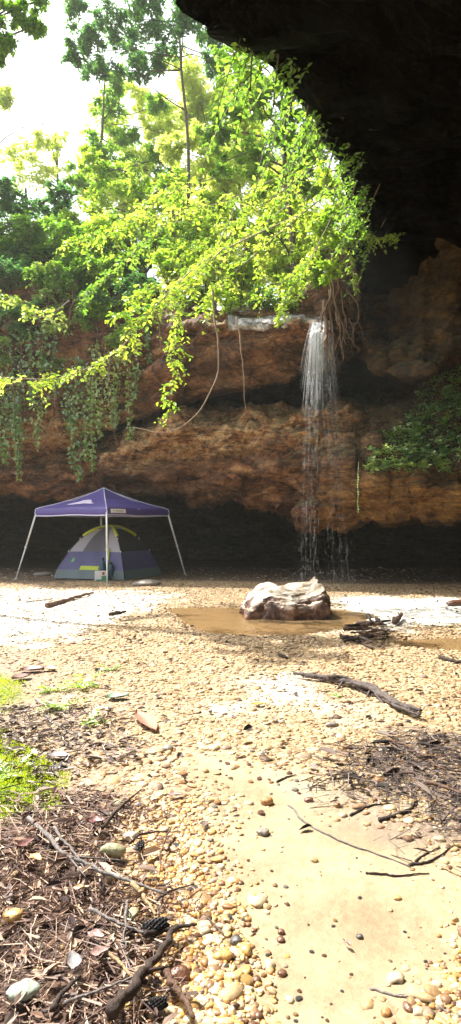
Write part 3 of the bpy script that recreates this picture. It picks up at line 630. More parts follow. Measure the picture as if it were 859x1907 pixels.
# branch ends reaching in at the top left
def leafy_branch(label, pts, r0, n_tw, tl, L, leaf, bark='bark_pale', start=.1, group='hanging branches', name='hanging_branch', droop=.5, cat='branch', bare=False, nsub=9):
    P = spl(pts, 48); t = thing(name, label, cat, P[0], group); g = G(); gl = G()
    P = P + (fbm(P * 3, 3, 77)[:, None] * .04); g.tube(P, np.linspace(r0, r0 * .3, len(P)), 6)
    if not bare:
        for i in range(int(n_tw * 1.35)):
            u = start + (1 - start) * (i + rng.uniform()) / int(n_tw * 1.35); k = min(int(u * 47), 46); a = P[k]; T = P[k + 1] - a; T /= np.linalg.norm(T)
            d = T * .7 + unit(1)[0] * .9; d[2] *= .5; d /= np.linalg.norm(d); l = tl * rng.uniform(.4, 1.1) * (1 - .4 * u)
            kk = np.linspace(0, 1, nsub)[:, None]; W = a + d * l * kk + np.array([0, 0, -1.]) * droop * l * kk ** 2
            W = W + np.cumsum(rng.normal(size=W.shape) * l * .02, 0); g.tube(W, np.linspace(r0 * .35, r0 * .12, nsub), 4)
            for s in (-1, 1):
                TT = np.gradient(W, axis=0); TT /= np.linalg.norm(TT, axis=1, keepdims=True); sd = np.cross(TT, [0, 0, 1.]); sd /= np.linalg.norm(sd, axis=1, keepdims=True) + 1e-6
                D2 = TT * .55 + s * sd + .38 * rng.normal(size=W.shape); D2[:, 2] -= .15; Nn = np.array([0, 0, 1.]) + .6 * rng.normal(size=W.shape); Ls = L * rng.uniform(.4, 1.15, nsub); q = rng.uniform(size=nsub) < .88; q[0] = False
                gl.leaves((W + rng.normal(size=W.shape) * L * .2)[q], D2[q], Nn[q], Ls[q], Ls[q] * rng.uniform(.45, .62))
    part(g, 'stem', M[bark], t)
    if not bare: part(gl, 'foliage', M[leaf], t)
    return t
HB = [
 ('longest arching pale branch sweeping down to the left edge with lime leaves', [(560, 400, 13.6), (470, 440, 12.6), (375, 490, 11.6), (290, 570, 11), (215, 655, 10.7), (105, 705, 10.4), (-30, 700, 10.2)], .017, 40, .62, .105, 'leaf_lime', .25),
 ('leafy branch drooping beside the cliff face and ending in a hanging tip', [(440, 380, 12.5), (400, 470, 12), (350, 540, 11.6), (328, 620, 11.4), (322, 690, 11.3), (318, 775, 11.2)], .010, 32, .38, .095, 'leaf_lime', .15),
 ('bright sprig crossing the middle of the red rock', [(420, 460, 11.8), (330, 540, 11.4), (265, 575, 11), (215, 590, 10.8)], .011, 24, .55, .1, 'leaf_lime', .1),
 ('lime branch hanging in front of the wet ledge', [(620, 400, 14), (580, 480, 13.5), (545, 540, 13.2), (515, 600, 13)], .011, 22, .5, .1, 'leaf_lime', .3),
 ('sunlit branch spreading across the bright gap', [(650, 330, 13.8), (560, 400, 13), (480, 470, 12.4), (400, 540, 12), (385, 575, 12)], .014, 34, .6, .105, 'leaf_lime', .1),
 ('thin branch reaching right across the dark rock', [(600, 330, 14.5), (650, 400, 14), (690, 440, 13.8), (745, 440, 13.6)], .012, 20, .4, .095, 'leaf_lime', .3),
 ('vine of small round leaves dangling right of the fall top', [(640, 380, 15), (650, 450, 14.9), (655, 500, 14.8), (664, 535, 14.8)], .007, 14, .22, .085, 'leaf_lime', .1),
 ('upper spray of leaves crossing above the bank', [(520, 330, 15), (400, 380, 14.4), (300, 400, 14), (180, 430, 13.6)], .014, 34, .8, .12, 'leaf_lime', .1),
 ('wide lime spray over the middle of the notch', [(620, 280, 15.5), (520, 360, 15), (430, 420, 14.6), (330, 470, 14.3)], .014, 36, .8, .12, 'leaf_lime', .1),
 ('bright spray hanging over the right end of the wet ledge', [(640, 360, 15.2), (600, 440, 14.8), (560, 500, 14.5), (470, 560, 14.2)], .012, 34, .6, .11, 'leaf_lime', .1),
 ('dense lime spray in front of the rock at centre', [(540, 380, 14), (460, 440, 13.4), (390, 490, 13), (300, 530, 12.8), (240, 560, 12.6)], .013, 44, .7, .11, 'leaf_lime', .1),
 ('lime spray over the middle of the left bank', [(400, 330, 15), (300, 370, 14.6), (220, 430, 14.2), (130, 450, 14)], .013, 40, .8, .12, 'leaf_lime', .05),
 ('leafy spray above the tangle of roots on the left bank', [(330, 400, 15.5), (260, 460, 15), (200, 520, 14.6), (150, 560, 14.4)], .012, 26, .6, .11, 'leaf_mid', .1),
 ('low branch of dull green leaves near the left edge', [(130, 560, 13), (80, 590, 12.6), (40, 560, 12.4), (-10, 540, 12.2)], .011, 18, .5, .11, 'leaf_pale', .1),
]
for lab, p, r0, n, tl, L, lf, st in HB: leafy_branch(lab, tr(p), r0, n, tl, L, lf, start=st)
for lab, p, r0, bk in [
 ('bare pale vine curling in a loop across the red rock', [(395, 540, 11.6), (402, 600, 11.5), (408, 680, 11.4), (385, 745, 11.3), (345, 790, 11.2), (300, 805, 11.2), (248, 795, 11.2)], .019, 'bark_pale'),
 ('straight bare vine hanging left of the waterfall', [(440, 590, 15.2), (448, 640, 15.2), (453, 700, 15.2), (458, 765, 15.2)], .018, 'bark_pale'),
 ('bare reddish vine ending in a frayed tip above the canopy tent', [(205, 660, 17), (202, 730, 17), (212, 800, 17), (218, 830, 17), (200, 850, 17)], .014, 'root'),
 ('dead hanging vine over the left cave lip', [(100, 700, 17.4), (106, 770, 17.4), (108, 820, 17.4), (98, 852, 17.4)], .014, 'root'),
 ('bare grey twig crossing the white sky at left', [(-30, 290, 14), (20, 250, 14), (60, 234, 14), (135, 222, 14)], .014, 'bark'),
 ('forked bare twig rising into the white sky at left', [(40, 240, 14), (55, 215, 14), (88, 185, 14)], .009, 'bark'),
 ]: leafy_branch(lab, tr(p), r0, 0, 0, .1, None, bk, bare=True, group='bare vines and twigs', name='bare_vine')
t = tree('leafy tree overhanging from outside the frame at top left', tr([(-260, 900, 13), (-200, 500, 13), (-120, 200, 13), (-40, 60, 13)]), .16, [(30, 18, 30), (62, 48, 22), (8, 68, 24), (-30, 20, 40), (-4, 108, 12), (70, 4, 22), (-80, 100, 60), (-90, -30, 70)], 13, 44, .11, 'leaf_mid', dY=.5)
tree('faint distant tree in the haze of sky left of centre', tr([(120, 640, 36), (110, 400, 36), (105, 250, 36)]), .16, [(30, 290, 36), (90, 260, 30), (150, 330, 40), (60, 330, 40), (210, 340, 40), (10, 180, 20)], 36, 7, .24, 'leaf_yellow')
tree('broad far tree filling the gap behind the yellow leaves', tr([(400, 640, 34), (395, 450, 34), (390, 250, 34)]), .2, [(380, 220, 60), (470, 260, 60), (430, 330, 70), (540, 350, 70), (340, 330, 60), (600, 420, 60), (500, 450, 70), (400, 470, 60), (310, 450, 60), (300, 240, 40), (350, 150, 50), (430, 180, 50), (240, 380, 50), (560, 520, 50), (450, 550, 50), (350, 540, 50), (200, 230, 44), (260, 180, 40), (250, 290, 44), (180, 320, 40), (310, 210, 36), (480, 180, 40)], 34, 16, .24, 'leaf_yellow')

tree('bushy lime tree at centre right behind the notch', tr([(545, 640, 21), (545, 520, 21), (548, 420, 21), (550, 320, 21)]), .1, [(540, 390, 40), (590, 350, 34), (500, 430, 38), (560, 460, 38), (450, 410, 34), (605, 470, 30), (520, 500, 34), (580, 290, 26), (500, 350, 30)], 21, 26, .17, 'leaf_lime')
tree('bushy lime tree over the middle of the wet ledge', tr([(385, 640, 20.5), (385, 540, 20.5), (380, 460, 20.5), (372, 380, 20.5)]), .1, [(370, 420, 40), (420, 470, 36), (330, 470, 36), (375, 510, 34), (300, 440, 34), (440, 520, 28), (400, 380, 26), (330, 390, 24)], 20.5, 30, .15, 'leaf_lime')
tree('blue green shrubby tree below the white sky at left', tr([(180, 640, 21), (178, 540, 21), (172, 470, 21), (170, 420, 21)]), .1, [(170, 440, 36), (120, 430, 34), (220, 460, 36), (70, 440, 36), (180, 500, 34), (20, 450, 36), (130, 500, 34), (240, 510, 32)], 21, 36, .14, 'leaf_mid')
# shrubs rooted along the bank and cliff top
SH = [(20, 500, 42, 'd'), (85, 520, 36, 'm'), (150, 500, 40, 'm'), (215, 490, 36, 'l'), (262, 545, 34, 'd'), (318, 500, 36, 'l'), (372, 545, 26, 'm'), (425, 550, 26, 'l'), (478, 555, 26, 'm'), (530, 550, 28, 'l'),
      (45, 590, 36, 'd'), (120, 600, 32, 'p'), (180, 570, 30, 'm'), (40, 440, 44, 'm'), (120, 440, 40, 'l'), (200, 440, 40, 'l'), (590, 520, 20, 'm'), (380, 490, 34, 'l'), (450, 500, 30, 'l'), (10, 650, 26, 'p'), (100, 680, 22, 'p'), (225, 620, 24, 'm'), (-60, 520, 60, 'd'), (-70, 640, 50, 'm')]
NM = {'d': ('leaf_dark', 'dark green'), 'm': ('leaf_mid', 'mid green'), 'l': ('leaf_lime', 'lime green'), 'p': ('leaf_pale', 'grey green')}
WH = ['on the left edge of the bank top', 'left of the tangle of roots', 'over the middle of the left bank', 'above the shaded soil pocket', 'over the dark hollow in the bank', 'above the orange rock face', 'at the left end of the wet ledge', 'on the wet ledge', 'in the middle of the wet ledge', 'near the fall end of the wet ledge',
      'halfway down the left bank', 'below the root tangle on the left bank', 'hanging at the centre of the left bank', 'highest at far left', 'high on the bank under the white sky', 'high on the bank below the lime tree', 'right above the fall lip', 'behind the wet ledge at left', 'behind the wet ledge at centre', 'low at the left edge above the cave', 'low on the wall above the canopy tent', 'beside the red rock face', 'past the left edge of the photo, upper', 'past the left edge of the photo, lower']
for (px, py, rp, k), wh in zip(SH, WH):
    c = cliff_at(px, py + rp * .6); y = c[1] - .25; cc = at(px, py, y); R = rp / F * y * 1.25
    t = thing('shrub', NM[k][1] + ' shrub growing ' + wh, 'shrub', c, 'shrubs on the bank'); g = G(); gl = G()
    cs = [(cc, R * .6)] + [(cc + unit(1)[0] * R * .8 * np.array([1, .6, .8]), R * rng.uniform(.35, .55)) for _ in range(6)]
    for c2, _ in cs: g.tube(spl([c, (c + c2) / 2 + rng.normal(size=3) * .08, c2], 7), np.linspace(.02, .006, 7), 5)
    crown(gl, g, cs, 62, .115, droop=.4, tw_r=.006); part(g, 'stems', M['bark'], t); part(gl, 'foliage', M[NM[k][0]], t)
# more growth packed over the bank face
for i in range(34):
    px = rng.uniform(-90, 345); py = rng.uniform(400, 600 - max(0, px - 150) * .25); rp = rng.uniform(20, 36); c = cliff_at(px, py + rp * .5); y = c[1] - .2; cc = at(px, py, y); R = rp / F * y
    kk = 'l' if py < 480 and i % 3 else 'mdp'[i % 3]
    t = thing('shrub', f'small {NM[kk][1]} bush in the dense growth covering the left bank', 'shrub', c, f'{NM[kk][1]} bushes in the growth on the left bank'); g = G(); gl = G()
    cs = [(cc + unit(1)[0] * R * .8 * np.array([1.2, .5, .8]), R * rng.uniform(.35, .6)) for _ in range(6)]
    for c2, _ in cs: g.tube(spl([c, (c + c2) / 2 + rng.normal(size=3) * .08, c2], 6), np.linspace(.014, .005, 6), 4)
    crown(gl, g, cs, 50, .11, droop=.5, tw_r=.005); part(g, 'stems', M['bark'], t); part(gl, 'foliage', M[NM[kk][0]], t)
# hanging vines with leaves over the left face
VN = [(8, 600, 860), (24, 640, 820), (40, 560, 880), (60, 600, 760), (84, 560, 700), (104, 620, 745), (124, 650, 800), (140, 640, 880), (152, 620, 900), (165, 660, 860), (178, 600, 885), (190, 620, 820), (206, 640, 800), (222, 600, 790), (238, 620, 830), (252, 640, 740), (30, 700, 900), (-20, 560, 840), (-60, 560, 860), (280, 560, 680), (300, 560, 640), (345, 560, 640), (70, 690, 840), (15, 740, 870)]
VW = ['first from the left edge', 'second from the left edge', 'long one near the left edge', 'short one left of the bank tangle', 'beside the brown root tangle', 'under the root tangle', 'left of the cluster above the canopy tent', 'long one over the cave lip', 'longest one above the canopy tent', 'in the cluster above the tent peak', 'twisted among the cluster above the tent peak', 'right of the cluster above the tent', 'beside the red rock edge', 'left of the orange rock', 'longest one on the orange rock edge', 'short one on the orange rock', 'touching the tan ledge at left', 'just past the left edge', 'farther past the left edge', 'short, under the lime shrub', 'shortest, over the orange rock', 'small, near the wet ledge end', 'low, over the tan ledge', 'low, nearest the left edge']
for (px, y0, y1), wh in zip(VN, VW):
    c = cliff_at(px, y0); Y0 = c[1] - .35; n = 26; k = np.linspace(0, 1, n)
    Yl = min(Y0, 18.6); P = np.array([at(px + 5 * math.sin(3 * kk + px) + 6 * kk * rng.uniform(-1, 1) * .3, y0 + (y1 - y0) * kk, Y0 + (Yl - Y0) * min(1, kk * 2)) for kk in k]); P[0] = c
    t = thing('hanging_vine', 'leafy hanging vine ' + wh, 'vine', c, 'leafy vines on the left cliff face'); g = G(); gl = G(); g.tube(P, .013, 5)
    m = int((y1 - y0) * .85); u = rng.uniform(.08, 1, m) ** .8; Q = P[np.minimum((u * (n - 1)).astype(int), n - 1)] + rng.normal(size=(m, 3)) * np.array([.17, .12, .09]) * (1.25 - u[:, None]) * rng.uniform(.3, 1.3)
    D = rng.normal(size=(m, 3)); D[:, 2] -= .6; Nn = np.array([0, -.7, .8]) + .5 * rng.normal(size=(m, 3)); L = rng.uniform(.07, .15, m)
    gl.leaves(Q, D, Nn, L, L * .7); part(g, 'stem', M['root'], t); part(gl, 'foliage', M['leaf_pale' if px % 4 else 'leaf_wall'], t)
# leafy fringe along the edge of the overhang
for i, k in enumerate(np.linspace(.40, .80, 12)):
    c = EDGE[int(k * 129)] + np.array([.02, 0, .05]); t = thing('hanging_fern', 'leafy tuft hanging from the edge of the near black overhang stand-in', 'fern', c, 'tufts fringing the overhang stand-in'); g, gl = G(), G()
    g.tube(c + np.array([[0, -1.1, 0], [0, 0, .03], [0, 1.1, 0]]), .012, 4)
    for _ in range(9):
        d = np.array([-.9, 0, -.1]) + unit(1)[0] * .8; d /= np.linalg.norm(d); l = rng.uniform(.45, 1.1); kk = np.linspace(0, 1, 10)[:, None]; W = c + np.array([0, rng.normal() * .45, 0]) + d * l * kk + np.array([0, 0, -.6]) * l * kk ** 2; g.tube(W, .006, 3)
        sd = np.cross(d, [0, 0, 1.]); sd /= np.linalg.norm(sd)
        for q in (-1, 1): gl.leaves(W[1:], d * .4 + q * sd + .4 * rng.normal(size=(9, 3)), np.array([0, 0, 1.]) + .5 * rng.normal(size=(9, 3)), rng.uniform(.07, .12, 9), .045)
    part(g, 'stems', M['bark'], t); part(gl, 'foliage', M['leaf_mid'], t)
# brown root tangle in the bank, roots by the fall
def root(label, pts, r0, group, bark='root', fork=3, name='hanging_root', wig=.05):
    P = spl(pts, 26); P = P + np.stack([fbm(P * 2.6 + 9, 3, 50), fbm(P * 2.6, 3, 51), fbm(P * 2, 3, 52)], -1) * wig
    g = G(); g.tube(P, np.linspace(r0, r0 * .35, 26) * (1 + .2 * fbm(P * 9, 2, 3)), 6)
    for _ in range(fork):
        i = rng.integers(6, 22); e = P[i] + np.array([rng.normal() * .12, rng.normal() * .06, -rng.uniform(.15, .5)]); g.tube(spl([P[i], (P[i] + e) / 2 + rng.normal(size=3) * .05, e], 8), np.linspace(r0 * .5, r0 * .15, 8), 5)
    o = g.build(name, M[bark]); o.data.transform(Matrix.Translation(Vector(-P[0]))); o.location = Vector(P[0]); return tag(o, label, 'root', group)
RT = [([(604, 560), (606, 610), (610, 640), (622, 670)], .06, 'thickest pale root hugging the fall lip'), ([(612, 540), (616, 600), (622, 640), (618, 690)], .04, 'long root right beside the falling water'), ([(622, 530), (628, 580), (634, 620), (640, 672)], .035, 'dark root ending in a knotted tip right of the fall'),
      ([(632, 520), (638, 560), (642, 610), (636, 660)], .03, 'root with a forked end right of the fall'), ([(645, 540), (668, 570), (662, 600), (650, 600)], .022, 'thin root curling into a hook beside the rock wall'), ([(650, 590), (657, 620), (660, 640), (676, 652)], .016, 'thinnest root trailing lowest to the right'),
      ([(618, 520), (612, 560), (600, 590), (598, 620)], .035, 'short root crossing the lip of the fall'), ([(640, 500), (630, 540), (624, 570), (628, 610)], .04, 'brown root starting under the bright tree'), ([(626, 500), (620, 545), (632, 590), (646, 640)], .03, 'slanting root in the middle of the bundle'), ([(608, 600), (612, 640), (606, 660)], .022, 'stubby root tip touching the water')]
for pts, r0, lab in RT: root(lab, [at(a, b, 15.25 - .25 * i / 3) for i, (a, b) in enumerate(pts)], r0, 'roots hanging by the waterfall', wig=.1)
TG = [([(150, 520), (120, 580), (125, 650)], .02, 'reddish stem curving down the bank, left one'), ([(148, 530), (135, 590), (128, 625)], .028, 'thick reddish stem in the bank hollow'), ([(110, 530), (95, 580), (88, 640)], .014, 'thin grey root arching left in the bank'), ([(118, 525), (100, 560), (96, 620)], .012, 'second thin grey root arching left in the bank'),
      ([(0, 640), (30, 675), (60, 700)], .02, 'bare stem slanting at the left edge'), ([(-10, 600), (20, 660), (50, 690)], .014, 'thinner bare stem slanting at the left edge'), ([(270, 540), (272, 600), (268, 640)], .014, 'straight stem in the dark hollow'), ([(255, 520), (252, 570), (258, 610)], .012, 'pale straight stem in the dark hollow'),
      ([(385, 560), (375, 620), (340, 660)], .014, 'twig angled over the orange rock'), ([(240, 640), (215, 690), (218, 760)], .016, 'brown stem between the leafy vines'), ([(300, 470), (310, 520), (330, 560)], .014, 'pale stem high on the bank centre'), ([(10, 700), (14, 760), (8, 830)], .012, 'bare stem hanging low at the left edge')]
for pts, r0, lab in TG: root(lab, [cliff_at(a, b) + np.array([0, -.35, 0]) for a, b in pts], r0, 'bare stems on the left bank', wig=.12, fork=2)

# wall plants on the right ledge
random.seed(3); WP = []
for px in range(690, 880, 19):
    for py in range(715, 880, 22):
        lim = 860 - (px - 690) * 1.05 if px < 780 else 720 - (px - 780) * .5
        if py > lim and rng.uniform() < .8: WP.append((px + rng.uniform(-8, 8), py + rng.uniform(-7, 7)))
for i, (px, py) in enumerate(WP):
    c = cliff_at(px, py); pale = py > 780 and i % 2 == 0; g = G(); gl = G()
    far = 'lower' if py > 820 else ('upper' if py < 760 else 'middle')
    t = thing('ledge_plant', ('small pale leaved plant' if pale else 'small green leafy plant') + f' rooted on the {far} mossy ledge of the right wall', 'plant', c, ('pale' if pale else 'green') + f' plants on the {far} mossy ledge')
    n = rng.integers(7, 13)
    for _ in range(n):
        d = unit(1)[0] * np.array([1, .6, .6]) + np.array([0, -.45, .35]); l = rng.uniform(.16, .38); k = np.linspace(0, 1, 7)[:, None]; W = c + d * l * k + np.array([0, 0, -.25]) * l * k ** 2
        g.tube(W, .004, 3); s = np.cross(d, [0, 0, 1.]); s /= np.linalg.norm(s) + 1e-6
        for q in (-1, 1): gl.leaves(W[1:] + rng.normal(size=(6, 3)) * .012, d * .5 + q * s + .3 * rng.normal(size=(6, 3)), np.array([0, -.4, 1.]) + .4 * rng.normal(size=(6, 3)), rng.uniform(.06, .13, 6), rng.uniform(.035, .07, 6))
    part(g, 'stems', M['root'], t); part(gl, 'foliage', M['leaf_pale' if pale else 'leaf_wall'], t)
# moss clinging to the ledge
pts = []
for _ in range(2600):
    px = rng.uniform(675, 885); py = rng.uniform(700, 872); lim = 860 - (px - 690) * 1.05 if px < 780 else 720 - (px - 780) * .5
    if py > lim - 5: pts.append((px, py))
CVf = CV.reshape(-1, 3); W = CVf - np.array([0, 0, CAMZ]); pxv = 429.5 + W[:, 0] / W[:, 1] * F; pyv = 979 - W[:, 2] / W[:, 1] * F
mk = (pxv > 675) & (pxv < 890) & (pyv > np.where(pxv < 780, 850 - (pxv - 690) * 1.05, 715 - (pxv - 780) * .5)) & (pyv < 872 + 6 * np.sin(pxv * .1)) & (CVf[:, 1] < 17.5)
base = CVf[mk]; base = base[rng.integers(0, len(base), 4000)] + rng.normal(size=(4000, 3)) * .05; g = G()
D = rng.normal(size=(4000, 3)) + np.array([0, -.5, .4]); L = rng.uniform(0.03, .08, 4000); g.leaves(base, D, np.array([0, -.5, 1.]) + .5 * rng.normal(size=D.shape), L, L * .6)
tag(g.build('ledge_moss', M['leaf_wall']), 'moss and tiny ferns covering the right ledge', kind='stuff')
# dangling white seed string
g = G()
for i in range(16):
    p = at(667 + math.sin(i) * .8, 884 + i * 4.6, 13.6); V0, F0 = I1; g.add(V0 * np.array([.022, .02, .026]) * rng.uniform(.6, 1.2) + p, F0)
g.tube([at(668, 860, 13.75), at(667, 884, 13.6), at(667, 960, 13.6)], .004, 4); o = g.build('hanging_vine', M['leaf_pale']); tag(o, 'thin string of tiny pale leaves dangling below the right ledge', 'vine', 'leafless strings')
# ============================================================ canopy tent
def rotz(a): return np.array([[math.cos(a), -math.sin(a), 0], [math.sin(a), math.cos(a), 0], [0, 0, 1]])
M['purple'] = flat_mat('purple polyester', (.075, .055, .24), .55, 12, .2); M['purple2'] = flat_mat('purple tent nylon', (.085, .08, .2), .5, 12, .15)
M['white_metal'] = flat_mat('white powder coated steel', (.75, .76, .78), .35, 20, .05); M['trim'] = flat_mat('pale lilac piping', (.6, .6, .8), .6)
M['under'] = flat_mat('silver canopy lining', (.35, .34, .38), .5); M['mesh_dark'] = flat_mat('dark insect mesh', (.02, .022, .026), .9); M['mesh_light'] = flat_mat('pale tent panel', (.36, .35, .4), .6)
M['mesh_grey'] = flat_mat('grey door mesh', (.12, .12, .15), .8); M['lime'] = flat_mat('lime webbing', (.5, .6, .05), .6); M['tub'] = flat_mat('grey green groundsheet', (.12, .16, .17), .5)
M['pole'] = flat_mat('black fibreglass pole', (.02, .02, .022), .4); M['white'] = flat_mat('white plastic', (.8, .8, .82), .4); M['ink'] = flat_mat('grey printed lettering', (.25, .25, .3), .7)
M['green_pl'] = flat_mat('green printed plastic', (.08, .32, .16), .4); M['teal'] = flat_mat('dark teal bottle plastic', (.015, .07, .09), .15); M['red'] = flat_mat('red print', (.4, .05, .04), .5); M['logo'] = flat_mat('pale emblem print', (.7, .62, .8), .6); M['logo_green'] = flat_mat('green emblem print', (.12, .4, .12), .6)
CC = np.array([-3.7, 17.8, 0]); A0 = rad(-76)
ct = thing('canopy_tent', 'purple pop up canopy on splayed white legs over the dome tent', 'canopy', CC)
EV, FT, ZE, ZP = 1.9, 2.42, 1.86, 2.6
def cor(i, r, z): a = A0 + i * math.pi / 2; p = CC + np.array([math.cos(a) * r, math.sin(a) * r, 0]); p[2] = z; return p
peak = CC + np.array([0, 0, ZP])
for i in range(4):
    f = cor(i, FT, 0); f[2] = gz(f[0], f[1]) - .01; tp = cor(i, EV - .02, ZE); mid = f * .52 + tp * .48
    g = G(); g.tube([mid, tp], .026, 8); lg = part(g, 'leg', M['white_metal'], ct)
    g = G(); g.tube([f, mid + (tp - mid) * .03], .020, 8); g.box(f + np.array([0, 0, .012]), (.045, .045, .008)); g.box(mid, (.026, .026, .03)); lo = g.build('lower_leg', M['white_metal']); lo.data.transform(Matrix.Translation(-ct.location)); lo.parent = lg
# roof: four panels with sag, valance and piping
roofs = []
for i in range(4):
    a, b = cor(i, EV, ZE), cor(i + 1, EV, ZE); n = 14; g = G(); V = np.zeros((n + 4, n, 3))
    for r_ in range(n):
        v = r_ / (n - 1)
        for c_ in range(n):
            u = c_ / (n - 1); e = a * (1 - u) + b * u; p = peak * (1 - v) + e * v
            p[2] += .10 * math.sin(math.pi * v) * (1 if v < .5 else .6) * (-1) + .07 * v * 0; 
            if v < .22: p[2] += .06 * (1 - v / .22) * 0
            p[2] += .012 * math.sin(u * 9 + i) * v; V[r_, c_] = p
    out = (a + b) / 2 - CC; out[2] = 0; out /= np.linalg.norm(out)
    V[:, :, 2] += .12 * np.clip(np.linspace(0, 1, n + 4) * 1.3, 0, 1)[:, None]
    V[n - 1, :, 2] = V[n - 2, :, 2] - .05
    for q in range(4): V[n + q] = V[n - 1] + out * .015 * math.sin(q * 1.3) + np.array([0, 0, -.045 * (q + 1)])
    g.grid(V); g.grid(V[:n] - np.array([0, 0, .02]), 1); pn = part(g, 'roof_panel', [M['purple'], M['under']], ct)
    roofs.append((V, pn, out))
    g = G(); g.tube(V[:n, 0] + np.array([0, 0, .008]), .013, 6); g.tube(V[n - 1:, 0] + out * .004, .013, 6); part(g, 'corner_piping', M['trim'], ct)
    g = G(); g.tube(V[-1] + out * .006, .016, 6); part(g, 'hem_piping', M['trim'], ct)
    # scissor truss along the eave
    g = G(); a2, b2 = cor(i, EV - .06, ZE - .02), cor(i + 1, EV - .06, ZE - .02); a3, b3 = a2 - [0, 0, .28], b2 - [0, 0, .28]; m_ = 4
    for k in range(m_):
        p0 = a2 + (b2 - a2) * k / m_; p1 = a2 + (b2 - a2) * (k + 1) / m_; q0 = p0 + [0, 0, .13]; q1 = p1 + [0, 0, .13]; d_ = out * .012
        if k % 2: p0, p1, q0, q1 = q0, q1, p0, p1
        g.tube([p0 - d_, q1 - d_], .011, 5); g.tube([q0 + d_, p1 + d_], .011, 5)
    part(g, 'truss', M['white_metal'], ct)
    g = G(); g.tube([cor(i, EV - .05, ZE + .1), cor(i, EV * .5, ZE + .38), peak + [0, 0, -.03]], .012, 5); part(g, 'roof_strut', M['white_metal'], ct)
# white maker's tag: its letters cannot be read, only grey strokes
V, pn, out = roofs[0]
def on_val(V, u, v):
    r0 = 13; k = r0 + v * 4; i0 = int(k); f = k - i0; c = u * 13; j = int(c); h = c - j; i1 = min(i0 + 1, 17); j1 = min(j + 1, 13)
    return (V[i0, j] * (1 - h) + V[i0, j1] * h) * (1 - f) + (V[i1, j] * (1 - h) + V[i1, j1] * h) * f
g = G(); P = np.array([[on_val(V, u, v) + out * .018 for u in np.linspace(.05, .27, 6)] for v in np.linspace(.12, .72, 4)]); g.grid(P); P2 = P - out * .01; g.grid(P2[::-1]); part(g, 'name_tag', M['white'], ct, False)
g = G()
for j, (u0, u1) in enumerate([(.085, .10), (.12, .132), (.137, .149), (.154, .166), (.171, .183), (.188, .2), (.205, .217), (.222, .232)]):
    P = np.array([[on_val(V, u, v) + out * .021 for u in (u0, u1)] for v in ((.3, .62) if j == 0 else (.36, .52))]); g.grid(P)
tg = part(g, 'tag_print', M['ink'], ct, False)
# pale swirl emblem on the left panel
V, pn, out = roofs[3]
def on_roof(V, u, v): k = v * 13; i0 = min(int(k), 12); f = k - i0; c = u * 13; j = min(int(c), 12); h = c - j; return (V[i0, j] * (1 - h) + V[i0, j + 1] * h) * (1 - f) + (V[i0 + 1, j] * (1 - h) + V[i0 + 1, j + 1] * h) * f
g = G(); nrm = out * .5 + np.array([0, 0, .9])
for (u0, v0, w_, h_) in [(.50, .66, .13, .11), (.60, .60, .09, .10), (.40, .72, .11, .07), (.66, .70, .11, .05), (.5, .52, .07, .08)]:
    an = np.linspace(0, 2 * np.pi, 14)[:-1]; P = np.array([on_roof(V, u0 + math.cos(a) * w_ * (1 + .25 * math.sin(3 * a)), v0 + math.sin(a) * h_) for a in an]) + nrm * .014 * (1 + .1 * w_); P = np.vstack([P, on_roof(V, u0, v0) + nrm * (.014 + .03 * w_)])
    g.add(P, np.array([[k, (k + 1) % 13, 13] for k in range(13)]))
part(g, 'emblem', M['logo'], ct)

# ------------------------------------------------------------ dome tent
L_, F_, R_, B_ = np.array([-4.98, 17.15, 0]), np.array([-2.87, 16.55, 0]), np.array([-2.02, 18.25, 0]), np.array([-4.1, 18.95, 0])
cen = (L_ + R_) / 2 * .5 + (F_ + B_) / 2 * .5; HT = 1.42
dt = thing('dome_tent', 'purple and grey dome tent with lime trim under the canopy', 'tent', cen)
def arc(Cn, k): # k 0 base .. 1 top
    p = Cn * (1 - k) + cen * k; z = HT * (math.sin(k * math.pi / 2) ** .92); bul = math.sin(k * math.pi) * .10; d = (Cn - cen); d = d / np.linalg.norm(d); p = p + d * bul; p = p.copy(); p[2] = z + .03; return p
faces = [(L_, F_), (F_, R_), (R_, B_), (B_, L_)]; n = 22
for fi, (a, b) in enumerate(faces):
    V = np.zeros((n, n, 3)); outw = ((a + b) / 2 - cen); outw /= np.linalg.norm(outw)
    for i in range(n):
        k = i / (n - 1) * .985; p, q = arc(a, k), arc(b, k)
        for j in range(n):
            u = j / (n - 1); x = p * (1 - u) + q * u; x -= outw * .10 * math.sin(math.pi * u) * math.sin(math.pi * k); x = x + outw * .01 * math.sin(u * 23 + i * .6) * (1 - k); V[i, j] = x
    z = V[:, :, 2]; i_tub = int(n * .075) + 1; i_pur = next(i for i in range(n) if V[i, n // 2, 2] > .72)
    g = G(); g.grid(V[i_tub:i_pur + 1]); body = part(g, 'wall_panel', M['purple2'], dt)
    g = G(); g.grid(V[:i_tub + 1] + outw * .004); part(g, 'groundsheet', M['tub'], dt)
    if fi == 0:
        c1, c2 = 5, 15
        for (c0, c3, m_, nm) in ((0, c1, 'mesh_light', 'side_window'), (c1, c2, 'mesh_grey', 'door_mesh'), (c2, n - 1, 'mesh_light', 'side_window')):
            g = G(); g.grid(V[i_pur:, c0:c3 + 1]); part(g, nm, M[m_], dt)
        g = G(); g.grid(V[2:4, 7:14] + outw * .014); part(g, 'lime_stripe', M['lime'], dt)
        g = G(); pt = V[3:9, 16] + outw * .02; g.tube(pt, .025, 5); part(g, 'door_zip_flap', M['lime'], dt)
        g = G(); g.grid(V[4:6, 3:5] + outw * .012); part(g, 'emblem', M['logo_green'], dt)
    else:
        g = G(); g.grid(V[i_pur:]); part(g, 'mesh_window', M['mesh_dark'], dt)
